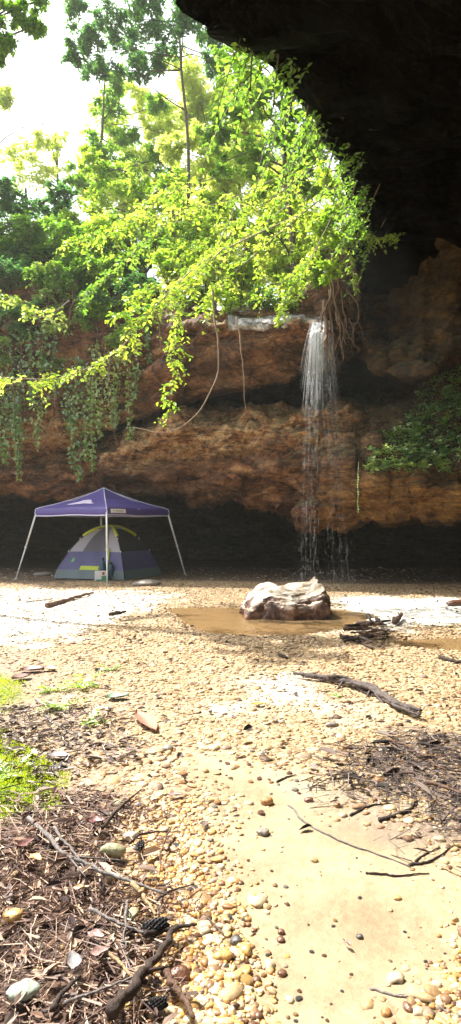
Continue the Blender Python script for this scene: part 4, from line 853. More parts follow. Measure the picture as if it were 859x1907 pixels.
for cn in (L_, F_, R_, B_):
    P = np.array([arc(cn, k) + np.array([0, 0, .025]) for k in np.linspace(0, 1, 20)]); g = G(); g.tube(P, .012, 6); pl = part(g, 'pole_sleeve', M['pole'], dt)
    g = G(); g.tube(P[11:] + np.array([0, 0, .014]), .042, 6); part(g, 'lime_cap', M['lime'], dt)
    for k in (6, 10):
        g = G(); g.box(P[k], (.012, .012, .03)); part(g, 'pole_clip', M['white'], dt)
g = G(); an = np.linspace(0, 2 * np.pi, 25)[:-1]
V = np.array([[cen[0] + r * math.cos(a), cen[1] + r * math.sin(a), HT + .05 - .35 * r * r] for r in (0.01, .15, .3, .42) for a in an]).reshape(4, 24, 3); g.grid(V, closeu=True); part(g, 'vent_cover', M['mesh_light'], dt)
# ------------------------------------------------------------ items by the tent door
def lathe(g, c, prof, n=20, mi=0):
    an = np.linspace(0, 2 * np.pi, n + 1)[:-1]; V = np.array([[[c[0] + r * math.cos(a), c[1] + r * math.sin(a), c[2] + z] for a in an] for r, z in prof]); g.grid(V, mi, closeu=True)
p = gnd(189, 1083); z = gz(p[0], p[1]); bx = thing('carton', 'small white and green carton beside the canopy front leg', 'carton', (p[0], p[1], z))
g = G(); R0 = rotz(.15); g.box((p[0], p[1], z + .13), (.17, .11, .13), R0); part(g, 'box_body', M['white'], bx, False)
g = G(); g.box((p[0] + .09, p[1] - .008, z + .07), (.077, .112, .062), R0); g.box((p[0] - .03, p[1] - .008, z + .02), (.1, .113, .018), R0); part(g, 'green_panel', M['green_pl'], bx, False)
g = G(); g.box((p[0] + .06, p[1] - .016, z + .2), (.03, .108, .035), R0); part(g, 'red_mark', M['red'], bx, False)
for dx, dy, h_, lab in ((-.02, .3, .62, 'dark teal water jug standing left, behind the white carton'), (.2, .3, .5, 'shorter dark teal bottle right of the jug by the tent door')):
    q = (p[0] + dx, p[1] + dy, gz(p[0] + dx, p[1] + dy)); b_ = thing('bottle', lab, 'bottle', q, 'bottles by the tent door'); g = G(); r = .085
    lathe(g, q, [(0, 0), (r, .0), (r * 1.03, .03), (r, h_ * .3), (r * .93, h_ * .34), (r, h_ * .38), (r, h_ * .62), (r * .6, h_ * .8), (r * .33, h_ * .88), (r * .33, h_ * .92), (0, h_ * .92)]); part(g, 'bottle_body', M['teal'], b_)
    g = G(); lathe(g, (q[0], q[1], q[2] + h_ * .9), [(0, 0), (r * .4, 0), (r * .42, h_ * .08), (0, h_ * .09)]); part(g, 'cap', M['pole'], b_)
q = gnd(213, 1080); q = (q[0] + .08, q[1] + .1, gz(q[0], q[1])); g = G(); lathe(g, q, [(0, 0), (.1, 0), (.11, .2), (.1, .34), (.07, .36), (0, .36)]); b_ = thing('bag', 'small teal drink cooler pouch right of the canopy front leg', 'pouch', q); part(g, 'pouch_body', M['teal'], b_); g = G(); g.tube(spl([(q[0] - .08, q[1], q[2] + .34), (q[0], q[1], q[2] + .46), (q[0] + .08, q[1], q[2] + .34)], 12), .01, 6); part(g, 'handle', M['green_pl'], b_); b_.name = 'cooler_pouch'

# ============================================================ sticks, logs, stones, leaves
def stick(label, px, r0, mat='wood_brown', lift=0., fork=0, group='sticks on the ground', name='stick', taper=.45, wig=1., cat='stick'):
    P = np.array([G3(a, b) for a, b in px]); P[:, 2] += r0 * .8 + lift; P = spl(P, 22); P += (rng.normal(size=(22, 3)) * r0 * .18 * wig); ln = np.linalg.norm(P[-1] - P[0])
    P[:, :2] += np.stack([fbm(P * 9 / max(ln, .2), 2, 60), fbm(P * 9 / max(ln, .2), 2, 61)], -1) * ln * .03 * wig
    t = P[0].copy(); g = G(); rr = np.linspace(r0, r0 * taper, 22) * (1 + .22 * fbm(P * 30, 2, 4)); g.tube(P, rr, 8)
    for k in range(fork):
        i = rng.integers(5, 18); d = P[min(i + 3, 21)] - P[i]; d /= np.linalg.norm(d); e = P[i] + (d + rng.normal(size=3) * np.array([.6, .6, .15])) * ln * rng.uniform(.1, .25); g.tube(spl([P[i], e], 6), np.linspace(rr[i] * .6, rr[i] * .2, 6), 5)
    o = g.build(name, M[mat]); o.data.transform(Matrix.Translation(Vector(-t))); o.location = Vector(t); return tag(o, label, cat, group)
SK = [
 ('long thin curved twig lying alone on the smooth sand', [(537, 1502), (580, 1540), (650, 1575), (720, 1598), (768, 1617)], .0055, 'wood_grey', 0),
 ('straight dark twig on the sand just below the curved one', [(682, 1627), (740, 1632), (798, 1628)], .0055, 'wood_dark', 0),
 ('dark bent twig on sand at the edge of the debris', [(762, 1612), (800, 1605), (845, 1578)], .006, 'wood_dark', 0),
 ('short dark twig lying parallel above the bent one', [(773, 1605), (795, 1590), (820, 1578)], .005, 'wood_dark', 0),
 ('pale twig at the right edge beside the debris', [(812, 1612), (835, 1622), (875, 1640)], .006, 'wood_tan', 0),
 ('slim dark stick pointing out of the debris onto sand', [(653, 1520), (690, 1502), (728, 1498)], .007, 'wood_dark', 0),
 ('thicker dark stick curving below the slim one in the debris', [(706, 1530), (755, 1515), (778, 1496)], .012, 'wood_dark', 0),
 ('pale knotted twig at the bottom right, left half', [(690, 1842), (735, 1855), (780, 1860)], .0045, 'wood_grey', 2),
 ('pale twig at the bottom right corner over gravel', [(785, 1860), (820, 1880), (870, 1898)], .0045, 'wood_grey', 1),
 ('thin dark twig left of the debris on the sand edge', [(515, 1458), (535, 1448), (552, 1444)], .006, 'wood_dark', 0),
 ('long grey stick lying across the needle litter', [(60, 1545), (120, 1610), (180, 1640), (240, 1665), (312, 1687)], .0105, 'wood_grey', 2),
 ('second grey stick alongside the long one, upper left', [(100, 1560), (135, 1605), (160, 1640)], .007, 'wood_grey', 0),
 ('pale broken stick end below the long grey stick', [(248, 1668), (268, 1695), (290, 1728)], .011, 'wood_tan', 0),
 ('grey twig slanting through the middle of the litter', [(165, 1718), (220, 1743), (268, 1762)], .007, 'wood_grey', 1),
 ('thick wet dark branch at the bottom left', [(205, 1925), (265, 1850), (330, 1757)], .022, 'wood_dark', 2),
 ('dark branch stub beside the large pine cone', [(270, 1765), (320, 1755), (366, 1747)], .011, 'wood_dark', 1),
 ('brown wet stick at the bottom beside amber pebbles', [(305, 1838), (335, 1880), (360, 1930)], .014, 'wood_brown', 0),
 ('dark stick at the bottom left corner of the litter', [(95, 1910), (120, 1875), (150, 1845)], .010, 'wood_dark', 0),
 ('upright looking grey twig left of the pine cone', [(236, 1700), (233, 1745), (232, 1792)], .006, 'wood_grey', 0),
 ('thin dark twig over gravel right of the long grey stick', [(290, 1700), (320, 1680), (362, 1668)], .005, 'wood_dark', 1),
 ('curved dark twig on amber gravel above the small pine cone', [(240, 1590), (270, 1570), (336, 1566)], .006, 'wood_dark', 1),
 ('dark stick leaning along the top of the litter', [(192, 1560), (225, 1520), (262, 1488)], .009, 'wood_dark', 0),
 ('short brown twig pointing down beside the curved one', [(318, 1560), (300, 1600), (298, 1650)], .005, 'wood_brown', 0),
 ('brown slanting stick above the moss edge', [(80, 1330), (120, 1360), (170, 1380)], .008, 'wood_grey', 1),
 ('thin pale stick running beside the grey leaf patch', [(85, 1370), (120, 1405), (155, 1435)], .007, 'wood_tan', 0),
 ('short thick tan stick in the lower litter', [(195, 1790), (250, 1850), (262, 1870)], .006, 'wood_tan', 0),
 ('thin grey twig crossing the bottom litter', [(120, 1895), (190, 1870), (262, 1840)], .005, 'wood_grey', 1),
 ('dark stick reaching in from the right above the debris', [(780, 1395), (815, 1402), (870, 1416)], .012, 'wood_dark', 1),
 ('long root like stick over the right debris', [(700, 1390), (760, 1400), (820, 1440), (870, 1450)], .010, 'wood_brown', 2),
 ('reddish stick at the right edge of the debris', [(790, 1470), (830, 1480), (880, 1500)], .012, 'wood_brown', 1),
 ('wet log end at the right edge of the gravel', [(820, 1228), (840, 1234), (870, 1240)], .03, 'wood_dark', 1),
 ('fallen brown log lying on pale gravel before the tent', [(90, 1132), (130, 1119), (172, 1107)], .05, 'wood_brown', 1),
 ('thin twig beside the fallen brown log', [(50, 1122), (80, 1119), (98, 1117)], .016, 'wood_grey', 0),
 ('small dark chunk of wood right of the fallen log', [(205, 1147), (222, 1144), (236, 1142)], .035, 'wood_dark', 1),
 ('hooked dark twig near the tip of the pool', [(520, 1222), (530, 1226), (536, 1228)], .02, 'wood_dark', 0),
]
for lab, px, r0, m_, fk in SK: stick(lab, px, r0, m_, fork=fk, lift=.042 if (px[0][0] < 340 and px[0][1] > 1480) else (.03 if px[0][0] > 690 and px[0][1] < 1500 and px[0][1] > 1380 else 0))
# long driftwood snag: twisted strands of split wood
g = G()
for i, (u0, u1, r, off) in enumerate([(0, 1, .034, 0), (.25, .95, .030, .05), (.3, 1, .026, -.05), (.1, .7, .014, .09), (.35, .9, .018, .1), (.45, 1, .02, -.10), (.0, .5, .010, -.03)]):
    P = np.array([G3(a, b) for a, b in [(545, 1262), (600, 1270), (640, 1277), (690, 1293), (740, 1322), (782, 1342)]]); P = spl(P, 60)[int(u0 * 59):int(u1 * 59) + 1]; m = len(P); k = np.linspace(0, 1, m)
    P[:, 1] += off * np.sin(k * np.pi) + .05 * fbm(P * 5 + i * 7, 3, i); P[:, 2] += .035 + .035 * fbm(P * 4 + i * 3, 2, 9) + .02 * (i < 3); P[:, 0] += .03 * fbm(P * 6 + i, 2, 8)
    g.tube(P + rng.normal(size=P.shape) * .003, .72 * r * (np.sin(np.clip(k * .8 + .12, 0, 1) * np.pi) ** .5) * (1 + .45 * fbm(P * 16, 3, 6)), 8)
for a, b, r in (((640, 1277), (598, 1292), .012), ((690, 1295), (648, 1312), .012), ((700, 1300), (764, 1347), .02), ((745, 1325), (786, 1326), .014), ((660, 1283), (634, 1262), .009), ((705, 1300), (735, 1290), .01)):
    A_, B2 = G3(*a), G3(*b); A_[2] += .05; B2[2] += .02; g.tube(spl([A_, (A_ + B2) / 2 + rng.normal(size=3) * .04, B2], 12), np.linspace(r, r * .4, 12), 6)
o = g.build('driftwood_log', bark_mat('soaked grey driftwood', (.035, .025, .022), (.17, .13, .115), 22)); tag(o, 'long weathered driftwood snag lying on the gravel at right', 'driftwood')
# pile of wet sticks
words_ = ['topmost', 'longest', 'thickest', 'leftmost', 'rightmost', 'lowest', 'most bent', 'palest', 'darkest', 'rear', 'front', 'crossing', 'leaning', 'sunken', 'short', 'slanting', 'upright', 'thin']
for i, w_ in enumerate(words_):
    cx, cy = rng.normal(690, 20), rng.normal(1188, 13); a = rng.uniform(-.5, .5) + (0 if i % 4 else 1.2); l = rng.uniform(20, 48) * (1.3 if w_ == 'longest' else .7 if w_ == 'short' else 1); dx, dy = math.cos(a) * l, math.sin(a) * l * .32
    stick('wet brown stick in the heap beside the runnel', [(cx - dx, cy - dy), (cx, cy - 2), (cx + dx, cy + dy)], rng.uniform(.012, .03), ['wood_dark', 'wood_brown'][i % 2], lift=rng.uniform(0, .16), fork=2, group='sticks in the heap beside the runnel')
stick('rotten stump of wood behind the stick heap', [(735, 1166), (742, 1160), (748, 1152)], .045, 'wood_brown', fork=2, lift=.03)
# stones
def stone(label, px, py, wpx, flat=.6, mat=None, asp=1., rot=0., name='stone', group='larger stones', cat='stone'):
    p = G3(px, py); s = wpx / 2 / F * p[1]; V0, F0 = ico(3); B = V0 * (1 + .22 * fbm(V0 * 1.3 + px, 3, 7)[:, None] + .05 * fbm(V0 * 4, 2, 8)[:, None]); B = B * np.array([s, s * asp, s * flat]); B = B @ rotz(rot).T
    g = G(); g.add(B, F0); o = g.build(name, mat); o.location = (p[0], p[1], p[2] + s * flat * .45 + (.025 if px < 260 and py > 1590 else 0)); return tag(o, label, cat, group)
def smat(nm, a, b, rough=.5): t = NT(nm); P = t.n('ShaderNodeTexCoord').outputs['Object']; n = t.noise(P, 45, 6, .6); return t.done(t.pbr(t.ramp(n, [(.3, a), (.7, b)]), rough, t.bump(n, .008, .8)))
SM = {'orange': smat('orange stone', (.2, .09, .03), (.5, .26, .09)), 'grey': smat('grey stone', (.12, .10, .08), (.33, .29, .24)), 'olive': smat('olive stone', (.2, .19, .09), (.4, .38, .22)), 'amber': smat('amber quartz', (.4, .2, .05), (.65, .42, .16), .25),
      'brown': smat('wet brown stone', (.06, .03, .02), (.25, .12, .07), .2), 'white': smat('pale quartz', (.5, .42, .3), (.72, .66, .55), .35), 'slate': smat('dark stone', (.03, .03, .03), (.12, .11, .1), .4), 'green': smat('lichen stone', (.25, .3, .22), (.42, .46, .38), .7)}
for a in [('orange rough stone alone on the smooth sand', 497, 1497, 24, .75, 'orange'), ('flat grey stone below the orange one on the sand', 490, 1552, 25, .5, 'grey'), ('small orange pebble right on the sand near debris', 628, 1502, 13, .7, 'orange'), ('two toned tan pebble between sand and debris', 575, 1492, 17, .6, 'brown'),
          ('oblong olive stone lying in the litter edge', 210, 1600, 50, .5, 'olive', .45, -.15), ('smooth upright olive pebble in the litter', 247, 1717, 20, .6, 'olive', 1.7, 0.), ('large wet brown pebble at the bottom beside the stick', 334, 1822, 40, .7, 'brown', .9), ('amber quartz lump under the long grey stick', 322, 1737, 32, .8, 'amber'),
          ('big amber pebble on the right side of the gravel band', 415, 1785, 36, .5, 'amber', .6), ('pale quartz pebble high in the amber gravel', 242, 1563, 26, .7, 'white'), ('amber lump at the left edge of the litter', 25, 1722, 34, .6, 'amber'), ('lichen covered stone at the bottom left corner', 42, 1862, 58, .4, 'green', .8),
          ('greenish stone at the top of the gravel band', 221, 1498, 22, .6, 'olive', 1.2), ('round white pebble above the litter', 153, 1464, 12, .8, 'white'), ('dark wet pebble standing in sand at bottom right', 759, 1878, 15, .8, 'brown', 1.6), ('orange brown pebble left of the dark one at the bottom', 719, 1888, 20, .7, 'orange'),
          ('yellow pebble half buried in the sand', 740, 1674, 15, .5, 'amber'), ('brown pebble pair upper part on the sand', 524, 1738, 14, .7, 'brown'), ('brown pebble pair lower part on the sand', 523, 1752, 16, .6, 'brown'), ('dark olive pebble right of centre on the sand', 670, 1746, 14, .6, 'slate'),
          ('amber pebble beside the slate pebble in the gravel band', 457, 1772, 22, .8, 'amber', 1.3), ('slate pebble at the right of the gravel band', 440, 1755, 22, .7, 'slate', 1.1), ('dark brown pebble at the foot of the gravel band', 526, 1815, 18, .6, 'brown'), ('slate pebble lying above the smooth sand', 394, 1567, 10, .8, 'slate'),
          ('grey flat stone on gravel above the debris', 618, 1352, 26, .4, 'grey', .6), ('pale grey block in the debris', 716, 1400, 22, .5, 'white', .8), ('orange stone in the debris edge', 706, 1458, 20, .8, 'orange', 1.2), ('white stone at the tip of the driftwood', 777, 1334, 14, .7, 'white'),
          ('flat slab at the right foot of the dome tent', 272, 1090, 56, .25, 'grey', .7), ('flat rock left of the dome tent', 80, 1072, 34, .3, 'grey', .6), ('dark rock at the right edge of the cave floor', 850, 1127, 40, .35, 'brown', .6), ('rough grey stone on gravel left of the sand', 312, 1397, 22, .6, 'grey'), ('dark flat stone in the grey patch on the left', 103, 1432, 46, .2, 'slate', .6)]:
    lab, px, py, w_, fl, mt, *rest = a; stone(lab, px, py, w_, fl, SM[mt], rest[0] if rest else .85, rest[1] if len(rest) > 1 else 0.3)
stone('pale rounded rock behind the left end of the big boulder', 500, 1130, 64, .95, smat('near white rock', (.6, .54, .45), (.76, .71, .62), .7), .9, .2)  # near-white colour over the whole rock
# countable pebbles: mesh variants shared by copies
def variants(nm, mat, r): 
    out = []
    for k in range(4):
        V0, F0 = ico(2); B = V0 * (1 + .28 * fbm(V0 * 1.2 + k * 9.1, 2, 13)[:, None]) * np.array([1, .8, .6]); g = G(); g.add(B * r, F0); o = g.build(nm, mat); out.append(o.data); bpy.data.objects.remove(o)
    return out
PV = {k: variants('pebble', SM[k], 1.) for k in ('orange', 'brown', 'grey', 'amber', 'slate', 'white')}
def pebbles(n, fn, kinds, r0, label, group):
    for i in range(n):
        x, y = fn(); k = kinds[rng.integers(len(kinds))]; o = bpy.data.objects.new('pebble', PV[k][rng.integers(4)]); C.objects.link(o); r = min(r0 * rng.lognormal(0, .35), .03)
        o.scale = (r, r, r); o.location = (x, y, gz(x, y) + r * .08); o.rotation_euler = (0, 0, rng.uniform(0, 6.28)); tag(o, label, 'pebble', group)
bandpx = [(300, 1540), (325, 1620), (380, 1720), (420, 1800), (405, 1900)]
def f_band():
    u = rng.uniform(0, 3.99); i = int(u); a, b = gnd(*bandpx[i]), gnd(*bandpx[i + 1]); p = a + (b - a) * (u - i); return p[0] + rng.normal() * .10, p[1] + rng.normal() * .04
def f_sand(): p = gnd(*(rng.uniform(400, 620), rng.uniform(1440, 1900))); return p[0], p[1]
def f_grav(): p = gnd(rng.uniform(300, 560), rng.uniform(1395, 1520)); return p[0], p[1]
def f_right(): p = gnd(rng.uniform(620, 859), rng.uniform(1560, 1900)); return p[0], p[1]
pebbles(120, f_band, ['orange', 'amber', 'brown', 'amber', 'grey', 'slate'], .0105, 'small wet pebble in the amber gravel band', 'pebbles in the amber gravel band')
pebbles(55, f_sand, ['brown', 'slate', 'grey', 'brown'], .0075, 'tiny dark pebble sunk in the smooth sand beside the gravel band', 'dark pebbles sunk in the sand')
pebbles(50, f_grav, ['brown', 'grey', 'orange'], .014, 'brown pebble strewn where gravel thins into sand', 'pebbles where gravel meets sand')
pebbles(28, f_right, ['brown', 'slate', 'orange'], .006, 'tiny pebble dotted over the right part of the sand', 'pebbles on the right part of the sand')

# litter: needles, bark chips, broken twigs
def litter_mat(nm, stops, rough=.6): t = NT(nm); return t.done(t.pbr(t.ramp(t.isl(), stops), rough, spec=.2))
M['litter'] = litter_mat('dead needles and chips', [(0, (.035, .022, .02)), (.2, (.10, .062, .05)), (.38, (.2, .125, .095)), (.55, (.34, .22, .155)), (.68, (.2, .165, .165)), (.82, (.46, .33, .23)), (1, (.5, .4, .31))], .65)
M['grey_bits'] = litter_mat('grey bark bits', [(0, (.05, .035, .03)), (.3, (.16, .12, .10)), (.6, (.3, .235, .2)), (1, (.46, .39, .34))], .6)
M['litter_dark'] = litter_mat('dark wet twigs', [(0, (.012, .009, .009)), (.45, (.05, .035, .03)), (.75, (.12, .085, .075)), (.92, (.2, .15, .125)), (1, (.2, .165, .15))], .7)
def litter(n, poly, soft, lmin, lmax, r, lift, chips=.35, seed=0, amp=.3):
    lo, hi = poly.min(0) - .2, poly.max(0) + .2; lo = np.maximum(lo, [-2.6, 1.5]); hi = np.minimum(hi, [3, 5]); X = rng.uniform(lo[0], hi[0], n); Y = rng.uniform(lo[1], hi[1], n)
    k = (rng.uniform(size=n) < zone(poly, X, Y, soft, amp)); X, Y = X[k], Y[k]; n = len(X); th = rng.uniform(0, np.pi, n) + .4 * fbm(np.stack([X, Y, X * 0], -1) * 2, 2, 70) * 3
    L = rng.uniform(lmin, lmax, n) * np.clip(rng.lognormal(0, .3, n), .5, 1.5); z = gh(X, Y) + rng.uniform(.002, lift, n); D = np.stack([np.cos(th), np.sin(th), rng.normal(size=n) * .16], -1)
    Pc = np.stack([X, Y, z], -1); g = G(); c = rng.uniform(size=n) < chips; m_ = ~c
    mid = Pc[m_] + rng.normal(size=(m_.sum(), 3)) * np.array([.006, .006, .002]); rr = r * rng.lognormal(0, .45, m_.sum())
    g.sticks(Pc[m_] - D[m_] * L[m_, None] / 2, Pc[m_] + D[m_] * L[m_, None] / 2, rr, .6)
    Lc = L[c] * .7; g.leaves(Pc[c], D[c], np.array([0, 0, 1.]) + .35 * rng.normal(size=(c.sum(), 3)), Lc, Lc * rng.uniform(.12, .4, c.sum()), .3)
    return g
g = litter(19000, Z_litter, .3, .02, .11, .0018, .045, .22); tag(g.build('needle_litter', M['litter'], smooth=False), 'brown needles and bark chips piled at lower left', kind='stuff')
g = litter(7500, Z_debris, .5, 0.03, .17, .0019, .05, .12, amp=.5); tag(g.build('twig_debris', M['litter_dark'], smooth=False), 'tangled dark twigs and needles at the right edge', kind='stuff')
g = litter(5500, Z_grey, .6, .02, .11, .003, .025, .75, amp=.8); tag(g.build('leaf_debris', M['grey_bits'], smooth=False), 'scattered grey bark and leaf bits on the left gravel', kind='stuff')
# sparse small bits over the gravel
X, Y = scatter(900, 2.2, 14.5); k = (zone(Z_pool, X, Y) < .3) & (zone(Z_sand, X, Y) < .97) | (rng.uniform(size=900) < .15); X, Y = X[k], Y[k]; n = len(X); g = G()
L = rng.uniform(.03, .1, n); D = np.stack([rng.normal(size=n), rng.normal(size=n), rng.normal(size=n) * .1], -1); g.leaves(np.stack([X, Y, gh(X, Y) + .02], -1), D, np.array([0, 0, 1.]) + .4 * rng.normal(size=(n, 3)), L, L * rng.uniform(.2, .6, n), .3)
tag(g.build('leaf_scraps', M['litter_dark']), 'tiny brown leaf scraps strewn over the gravel', kind='stuff')

# moss
M['moss'] = leaf_mat('bright moss', [(.2, .3, .02), (.38, .5, .03), (.55, .6, .1)], .4, .02)
def moss(poly, n, h, seed):
    lo, hi = poly.min(0) - .1, poly.max(0) + .1; lo = np.maximum(lo, [-3.2, 2]); X = rng.uniform(lo[0], hi[0], n); Y = rng.uniform(lo[1], hi[1], n); k = rng.uniform(size=n) < zone(poly, X, Y, .12, .22, 5)
    X, Y = X[k], Y[k]; n = len(X); P = np.stack([X, Y, gh(X, Y) - .002 + .018 * (fbm(np.stack([X, Y, X * 0], -1) * 14, 3, 5) + .3)], -1); D = rng.normal(size=(n, 3)) * .7 + np.array([0, 0, 1.]); L = rng.uniform(.6, 1.4, n) * h; g = G(); g.leaves(P, D, rng.normal(size=(n, 3)), L, L * .35); return g
tag(moss(Z_moss, 30000, .018, 0).build('moss', M['moss']), 'bright lime moss cushion at the left edge', kind='stuff')
tag(moss(Z_moss2, 12000, .018, 0).build('moss', M['moss']), 'thin yellowish moss patch higher at the left edge', kind='stuff')
# seedlings
def seedling(px, py, h, n, leaf, label):
    p = G3(px, py); t = thing('seedling', label, 'seedling', p, 'young plants on the left gravel'); g, gl = G(), G()
    for _ in range(n):
        d = unit(1)[0] * np.array([1, 1, .3]) + np.array([0, 0, .6]); k = np.linspace(0, 1, 7)[:, None]; W = p + d * h * rng.uniform(.5, 1) * k - np.array([0, 0, .3]) * h * k ** 2; g.tube(W, .0018, 3); s = np.cross(d, [0, 0, 1.]); s /= np.linalg.norm(s)
        for q in (-1, 1): gl.leaves(W[1:], d * .5 + q * s, np.array([0, 0, 1.]) + .3 * rng.normal(size=(6, 3)), h * .22 * rng.uniform(.7, 1.2, 6), h * .08)
    part(g, 'stems', M['leaf_wall'], t); part(gl, 'foliage', M[leaf], t)
for a in [(150, 1282, .26, 9, 'leaf_pale', 'pale green seedling on gravel above the grey patch'), (112, 1320, .24, 9, 'leaf_pale', 'pale green seedling left of the curled grey leaves'), (165, 1345, .2, 7, 'leaf_pale', 'grey green seedling nearest the reddish leaf'), (95, 1290, .2, 7, 'leaf_lime', 'yellowish seedling beside the thin moss'),
          (18, 1445, .16, 6, 'leaf_pale', 'blue green blades growing in the bright moss'), (40, 1430, .12, 5, 'leaf_pale', 'small blue green sprig at the top of the moss'), (625, 1298, .09, 5, 'leaf_mid', 'tiny green sprig under the driftwood snag'), (205, 1250, .16, 6, 'leaf_pale', 'faint sprig on gravel right of the seedlings')]: seedling(*a)
# single dead leaves
def dleaf(label, px, py, lp, wp, ang, col, curl=.25):
    p = G3(px, py); s = p[1] / F; L, Wd = lp * s, wp * s; n = 9; u = np.linspace(0, 1, n); w = np.sin(u * math.pi) ** .7 * (1 - .15 * u); V = np.zeros((n, 7, 3))
    for j, v in enumerate(np.linspace(-1, 1, 7)):
        V[:, j, 0] = (u - .5) * L; V[:, j, 1] = v * w * Wd / 2 * (1 + .08 * np.sin(u * 17 + v * 3)); V[:, j, 2] = abs(v) ** 1.5 * Wd * curl * .6 + .15 * curl * L * (u - .4) ** 2 + .004 * np.sin(u * 9 + v * 4)
    g = G(); V2 = V @ rotz(ang).T; g.grid(V2); g.grid((V2 - np.array([0, 0, .0015]))[::-1]); tip = V2[0, 3]; g.tube([tip, tip + (rotz(ang) @ np.array([-L * .25, 0, .004]))], .0015, 4)
    o = g.build('leaf', col); o.location = (p[0], p[1], p[2] + (.05 if px < 300 and py > 1500 else .022)); return tag(o, label, 'leaf', 'single leaves on the ground')
LM = {'red': flat_mat('reddish dead leaf', (.32, .14, .09), .6, 60, .3), 'brown': flat_mat('brown dead leaf', (.24, .14, .12), .5, 60, .3), 'maroon': flat_mat('maroon dead leaf', (.12, .04, .035), .45, 60, .3), 'grey': flat_mat('grey dead leaf', (.2, .18, .18), .5, 60, .3), 'green': flat_mat('dull green leaf', (.2, .3, .2), .5, 60, .3), 'orange': flat_mat('orange bark flake', (.5, .24, .1), .5, 60, .3), 'tan': flat_mat('tan leaf', (.45, .3, .17), .5, 60, .3), 'yellow': flat_mat('yellow leaf', (.55, .42, .06), .5, 60, .3)}
for a in [('large reddish dead leaf alone on the pale gravel', 272, 1350, 130, 34, -1.15, 'red'), ('dull green fallen leaf on gravel', 218, 1303, 44, 30, .3, 'green'), ('maroon leaf at the top of the litter', 180, 1548, 34, 24, .1, 'maroon'), ('maroon leaf curled at the left of the litter', 48, 1590, 40, 22, 1.0, 'maroon'), ('orange bark flake in the litter', 66, 1618, 34, 18, -.6, 'orange'),
          ('grey brown leaf lying flat left of the moss top', 110, 1415, 50, 26, -.2, 'grey'), ('brown leaf in the centre of the litter', 185, 1800, 38, 24, .5, 'brown'), ('grey curled leaf in the lower litter', 138, 1822, 30, 50, .4, 'grey'), ('purple brown dead leaf on gravel far left', 60, 1252, 44, 34, .2, 'brown'), ('second purple brown leaf below it', 40, 1266, 40, 30, .9, 'brown'), ('pale brown leaf near the purple ones', 92, 1250, 34, 24, -.5, 'tan'),
          ('tan bark flake in the mid litter', 150, 1678, 34, 12, .2, 'tan'), ('maroon leaf near the foot of the litter', 178, 1768, 36, 22, -.3, 'brown'), ('yellow leaf on gravel below the white patch', 482, 1316, 26, 14, .1, 'yellow'), ('dark leaf on sand near the gravel band', 648, 1767, 18, 8, -.9, 'brown'), ('small red leaf in the debris', 728, 1390, 34, 14, .6, 'red'), ('brown leaf at the sand and gravel edge', 326, 1488, 30, 14, 0, 'brown')]:
    lab, px, py, lp, wp, an, c_ = a; dleaf(lab, px, py, lp, wp, an, LM[c_])
# pine cones
M['cone'] = flat_mat('dark pine cone scales', (.035, .028, .026), .5, 40, .4)
def cone(label, px, py, ln, ang):
    p = G3(px, py, .02); L = ln / F * p[1]; t = thing('pine_cone', label, 'pine cone', (p[0], p[1], p[2] + L * .3), 'pine cones'); R0 = rotz(ang); c = np.array(t.location)
    g = G(); k = np.linspace(0, 1, 10); rr = L * .16 * np.sin(np.clip(k * .9 + .08, 0, 1) * math.pi) ** .7; g.tube([c + R0 @ np.array([(kk - .5) * L, 0, 0]) for kk in k], rr + .0005, 8); core = part(g, 'core', M['cone'], t)
    g = G(); n = 90; i = np.arange(n); u = (i + .5) / n; a = i * 2.39996; r = L * .17 * np.sin(np.clip(u * .88 + .1, 0, 1) * math.pi) ** .7
    P = np.stack([(u - .5) * L, np.cos(a) * r, np.sin(a) * r], -1); D = np.stack([np.full(n, .9), np.cos(a), np.sin(a)], -1); N_ = np.stack([-np.ones(n), np.cos(a), np.sin(a)], -1)
    g.leaves(P @ R0.T + c, D @ R0.T, N_ @ R0.T, L * .2, L * .17, .5); part(g, 'scales', M['cone'], t)
cone('large dark pine cone beside the dark branch stub', 288, 1752, 48, .5); cone('small dark pine cone on the amber gravel', 260, 1592, 26, 1.4); cone('dark pine cone at the bottom edge under the brown stick', 292, 1893, 36, .2)
# ============================================================ camera, light, sky
cd = bpy.data.cameras.new('camera'); cam = bpy.data.objects.new('camera', cd); C.objects.link(cam)
cam.location = (0, 0, CAMZ); cam.rotation_euler = (math.pi / 2 + PITCH, 0, 0)
cd.sensor_fit = 'VERTICAL'; cd.sensor_height = 24; cd.lens = 12 / (953.5 / F); cd.clip_end = 600; scene.camera = cam
SUN_DIR = Vector((-.42, .34, .84)).normalized()     # towards the sun
el = math.asin(SUN_DIR.z); az = math.atan2(SUN_DIR.x, SUN_DIR.y)
ld = bpy.data.lights.new('sun', 'SUN'); ld.energy = 4.6; ld.angle = rad(.5); ld.color = (1, .95, .86)
lo_ = bpy.data.objects.new('sun', ld); C.objects.link(lo_); lo_.rotation_euler = SUN_DIR.to_track_quat('Z', 'Y').to_euler()
w = bpy.data.worlds.new('World'); scene.world = w; w.use_nodes = True; nt = w.node_tree; nt.nodes.clear()
o = nt.nodes.new('ShaderNodeOutputWorld'); b = nt.nodes.new('ShaderNodeBackground'); s = nt.nodes.new('ShaderNodeTexSky')
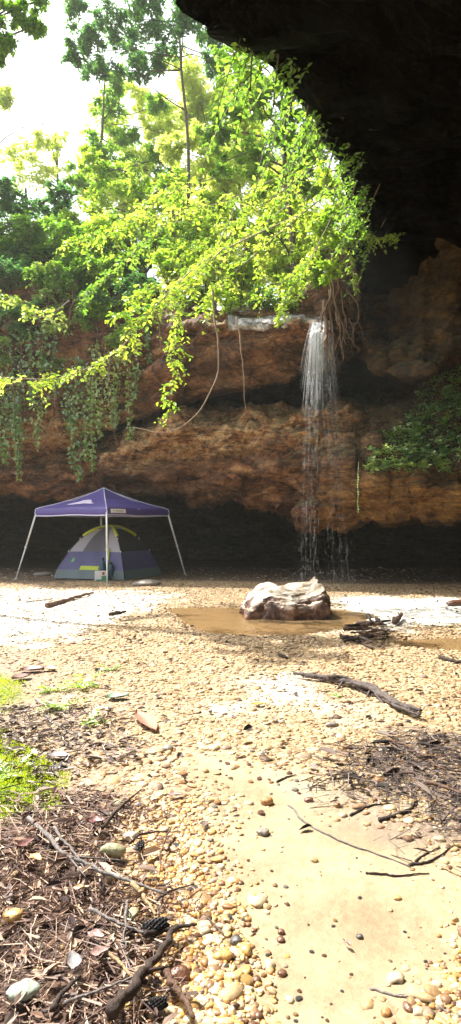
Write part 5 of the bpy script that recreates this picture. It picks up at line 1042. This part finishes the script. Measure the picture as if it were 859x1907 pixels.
s.sky_type = 'NISHITA'; s.sun_disc = False; s.sun_elevation = el; s.sun_rotation = az; s.dust_density = 4; s.air_density = 1.0; s.ozone_density = .6
# thin bright cloud over the blue
hs = nt.nodes.new('ShaderNodeMix'); hs.data_type = 'RGBA'; hs.inputs[0].default_value = .6; bw = nt.nodes.new('ShaderNodeRGBToBW')
nt.links.new(s.outputs[0], hs.inputs[6]); nt.links.new(s.outputs[0], bw.inputs[0]); mu = nt.nodes.new('ShaderNodeMath'); mu.operation = 'MULTIPLY'; mu.inputs[1].default_value = 1.35
nt.links.new(bw.outputs[0], mu.inputs[0]); nt.links.new(mu.outputs[0], hs.inputs[7]); nt.links.new(hs.outputs[2], b.inputs[0]); b.inputs[1].default_value = .15; nt.links.new(b.outputs[0], o.inputs[0])
scene.view_settings.view_transform = 'Standard'; scene.view_settings.look = 'None'; scene.view_settings.gamma = 1; scene.view_settings.exposure = 1.36
scene.render.engine = 'CYCLES'; cy = scene.cycles; cy.max_bounces = 8; cy.diffuse_bounces = 4; cy.glossy_bounces = 2; cy.transmission_bounces = 4; cy.transparent_max_bounces = 24; cy.use_denoising = True; cy.sample_clamp_indirect = 6; cy.caustics_reflective = False; cy.caustics_refractive = False

# haze volume added to imitate sun bloom over the foliage
import os
g = G(); x0, x1, y0_, y1_, z0, z1 = -80., 80., -40., 140., -4., 45.
g.box(((x0 + x1) / 2, (y0_ + y1_) / 2, (z0 + z1) / 2), ((x1 - x0) / 2, (y1_ - y0_) / 2, (z1 - z0) / 2))
hm = bpy.data.materials.new('bloom haze'); hm.use_nodes = True; ht = hm.node_tree; ht.nodes.clear(); ho = ht.nodes.new('ShaderNodeOutputMaterial'); hv = ht.nodes.new('ShaderNodeVolumePrincipled')
hv.inputs['Color'].default_value = (.95, 1, .92, 1); hv.inputs['Density'].default_value = .0009; hv.inputs['Anisotropy'].default_value = .3; ht.links.new(hv.outputs[0], ho.inputs['Volume'])
tag(g.build('bloom_haze', hm, smooth=False), 'thin haze added to imitate sun bloom', kind='stuff')
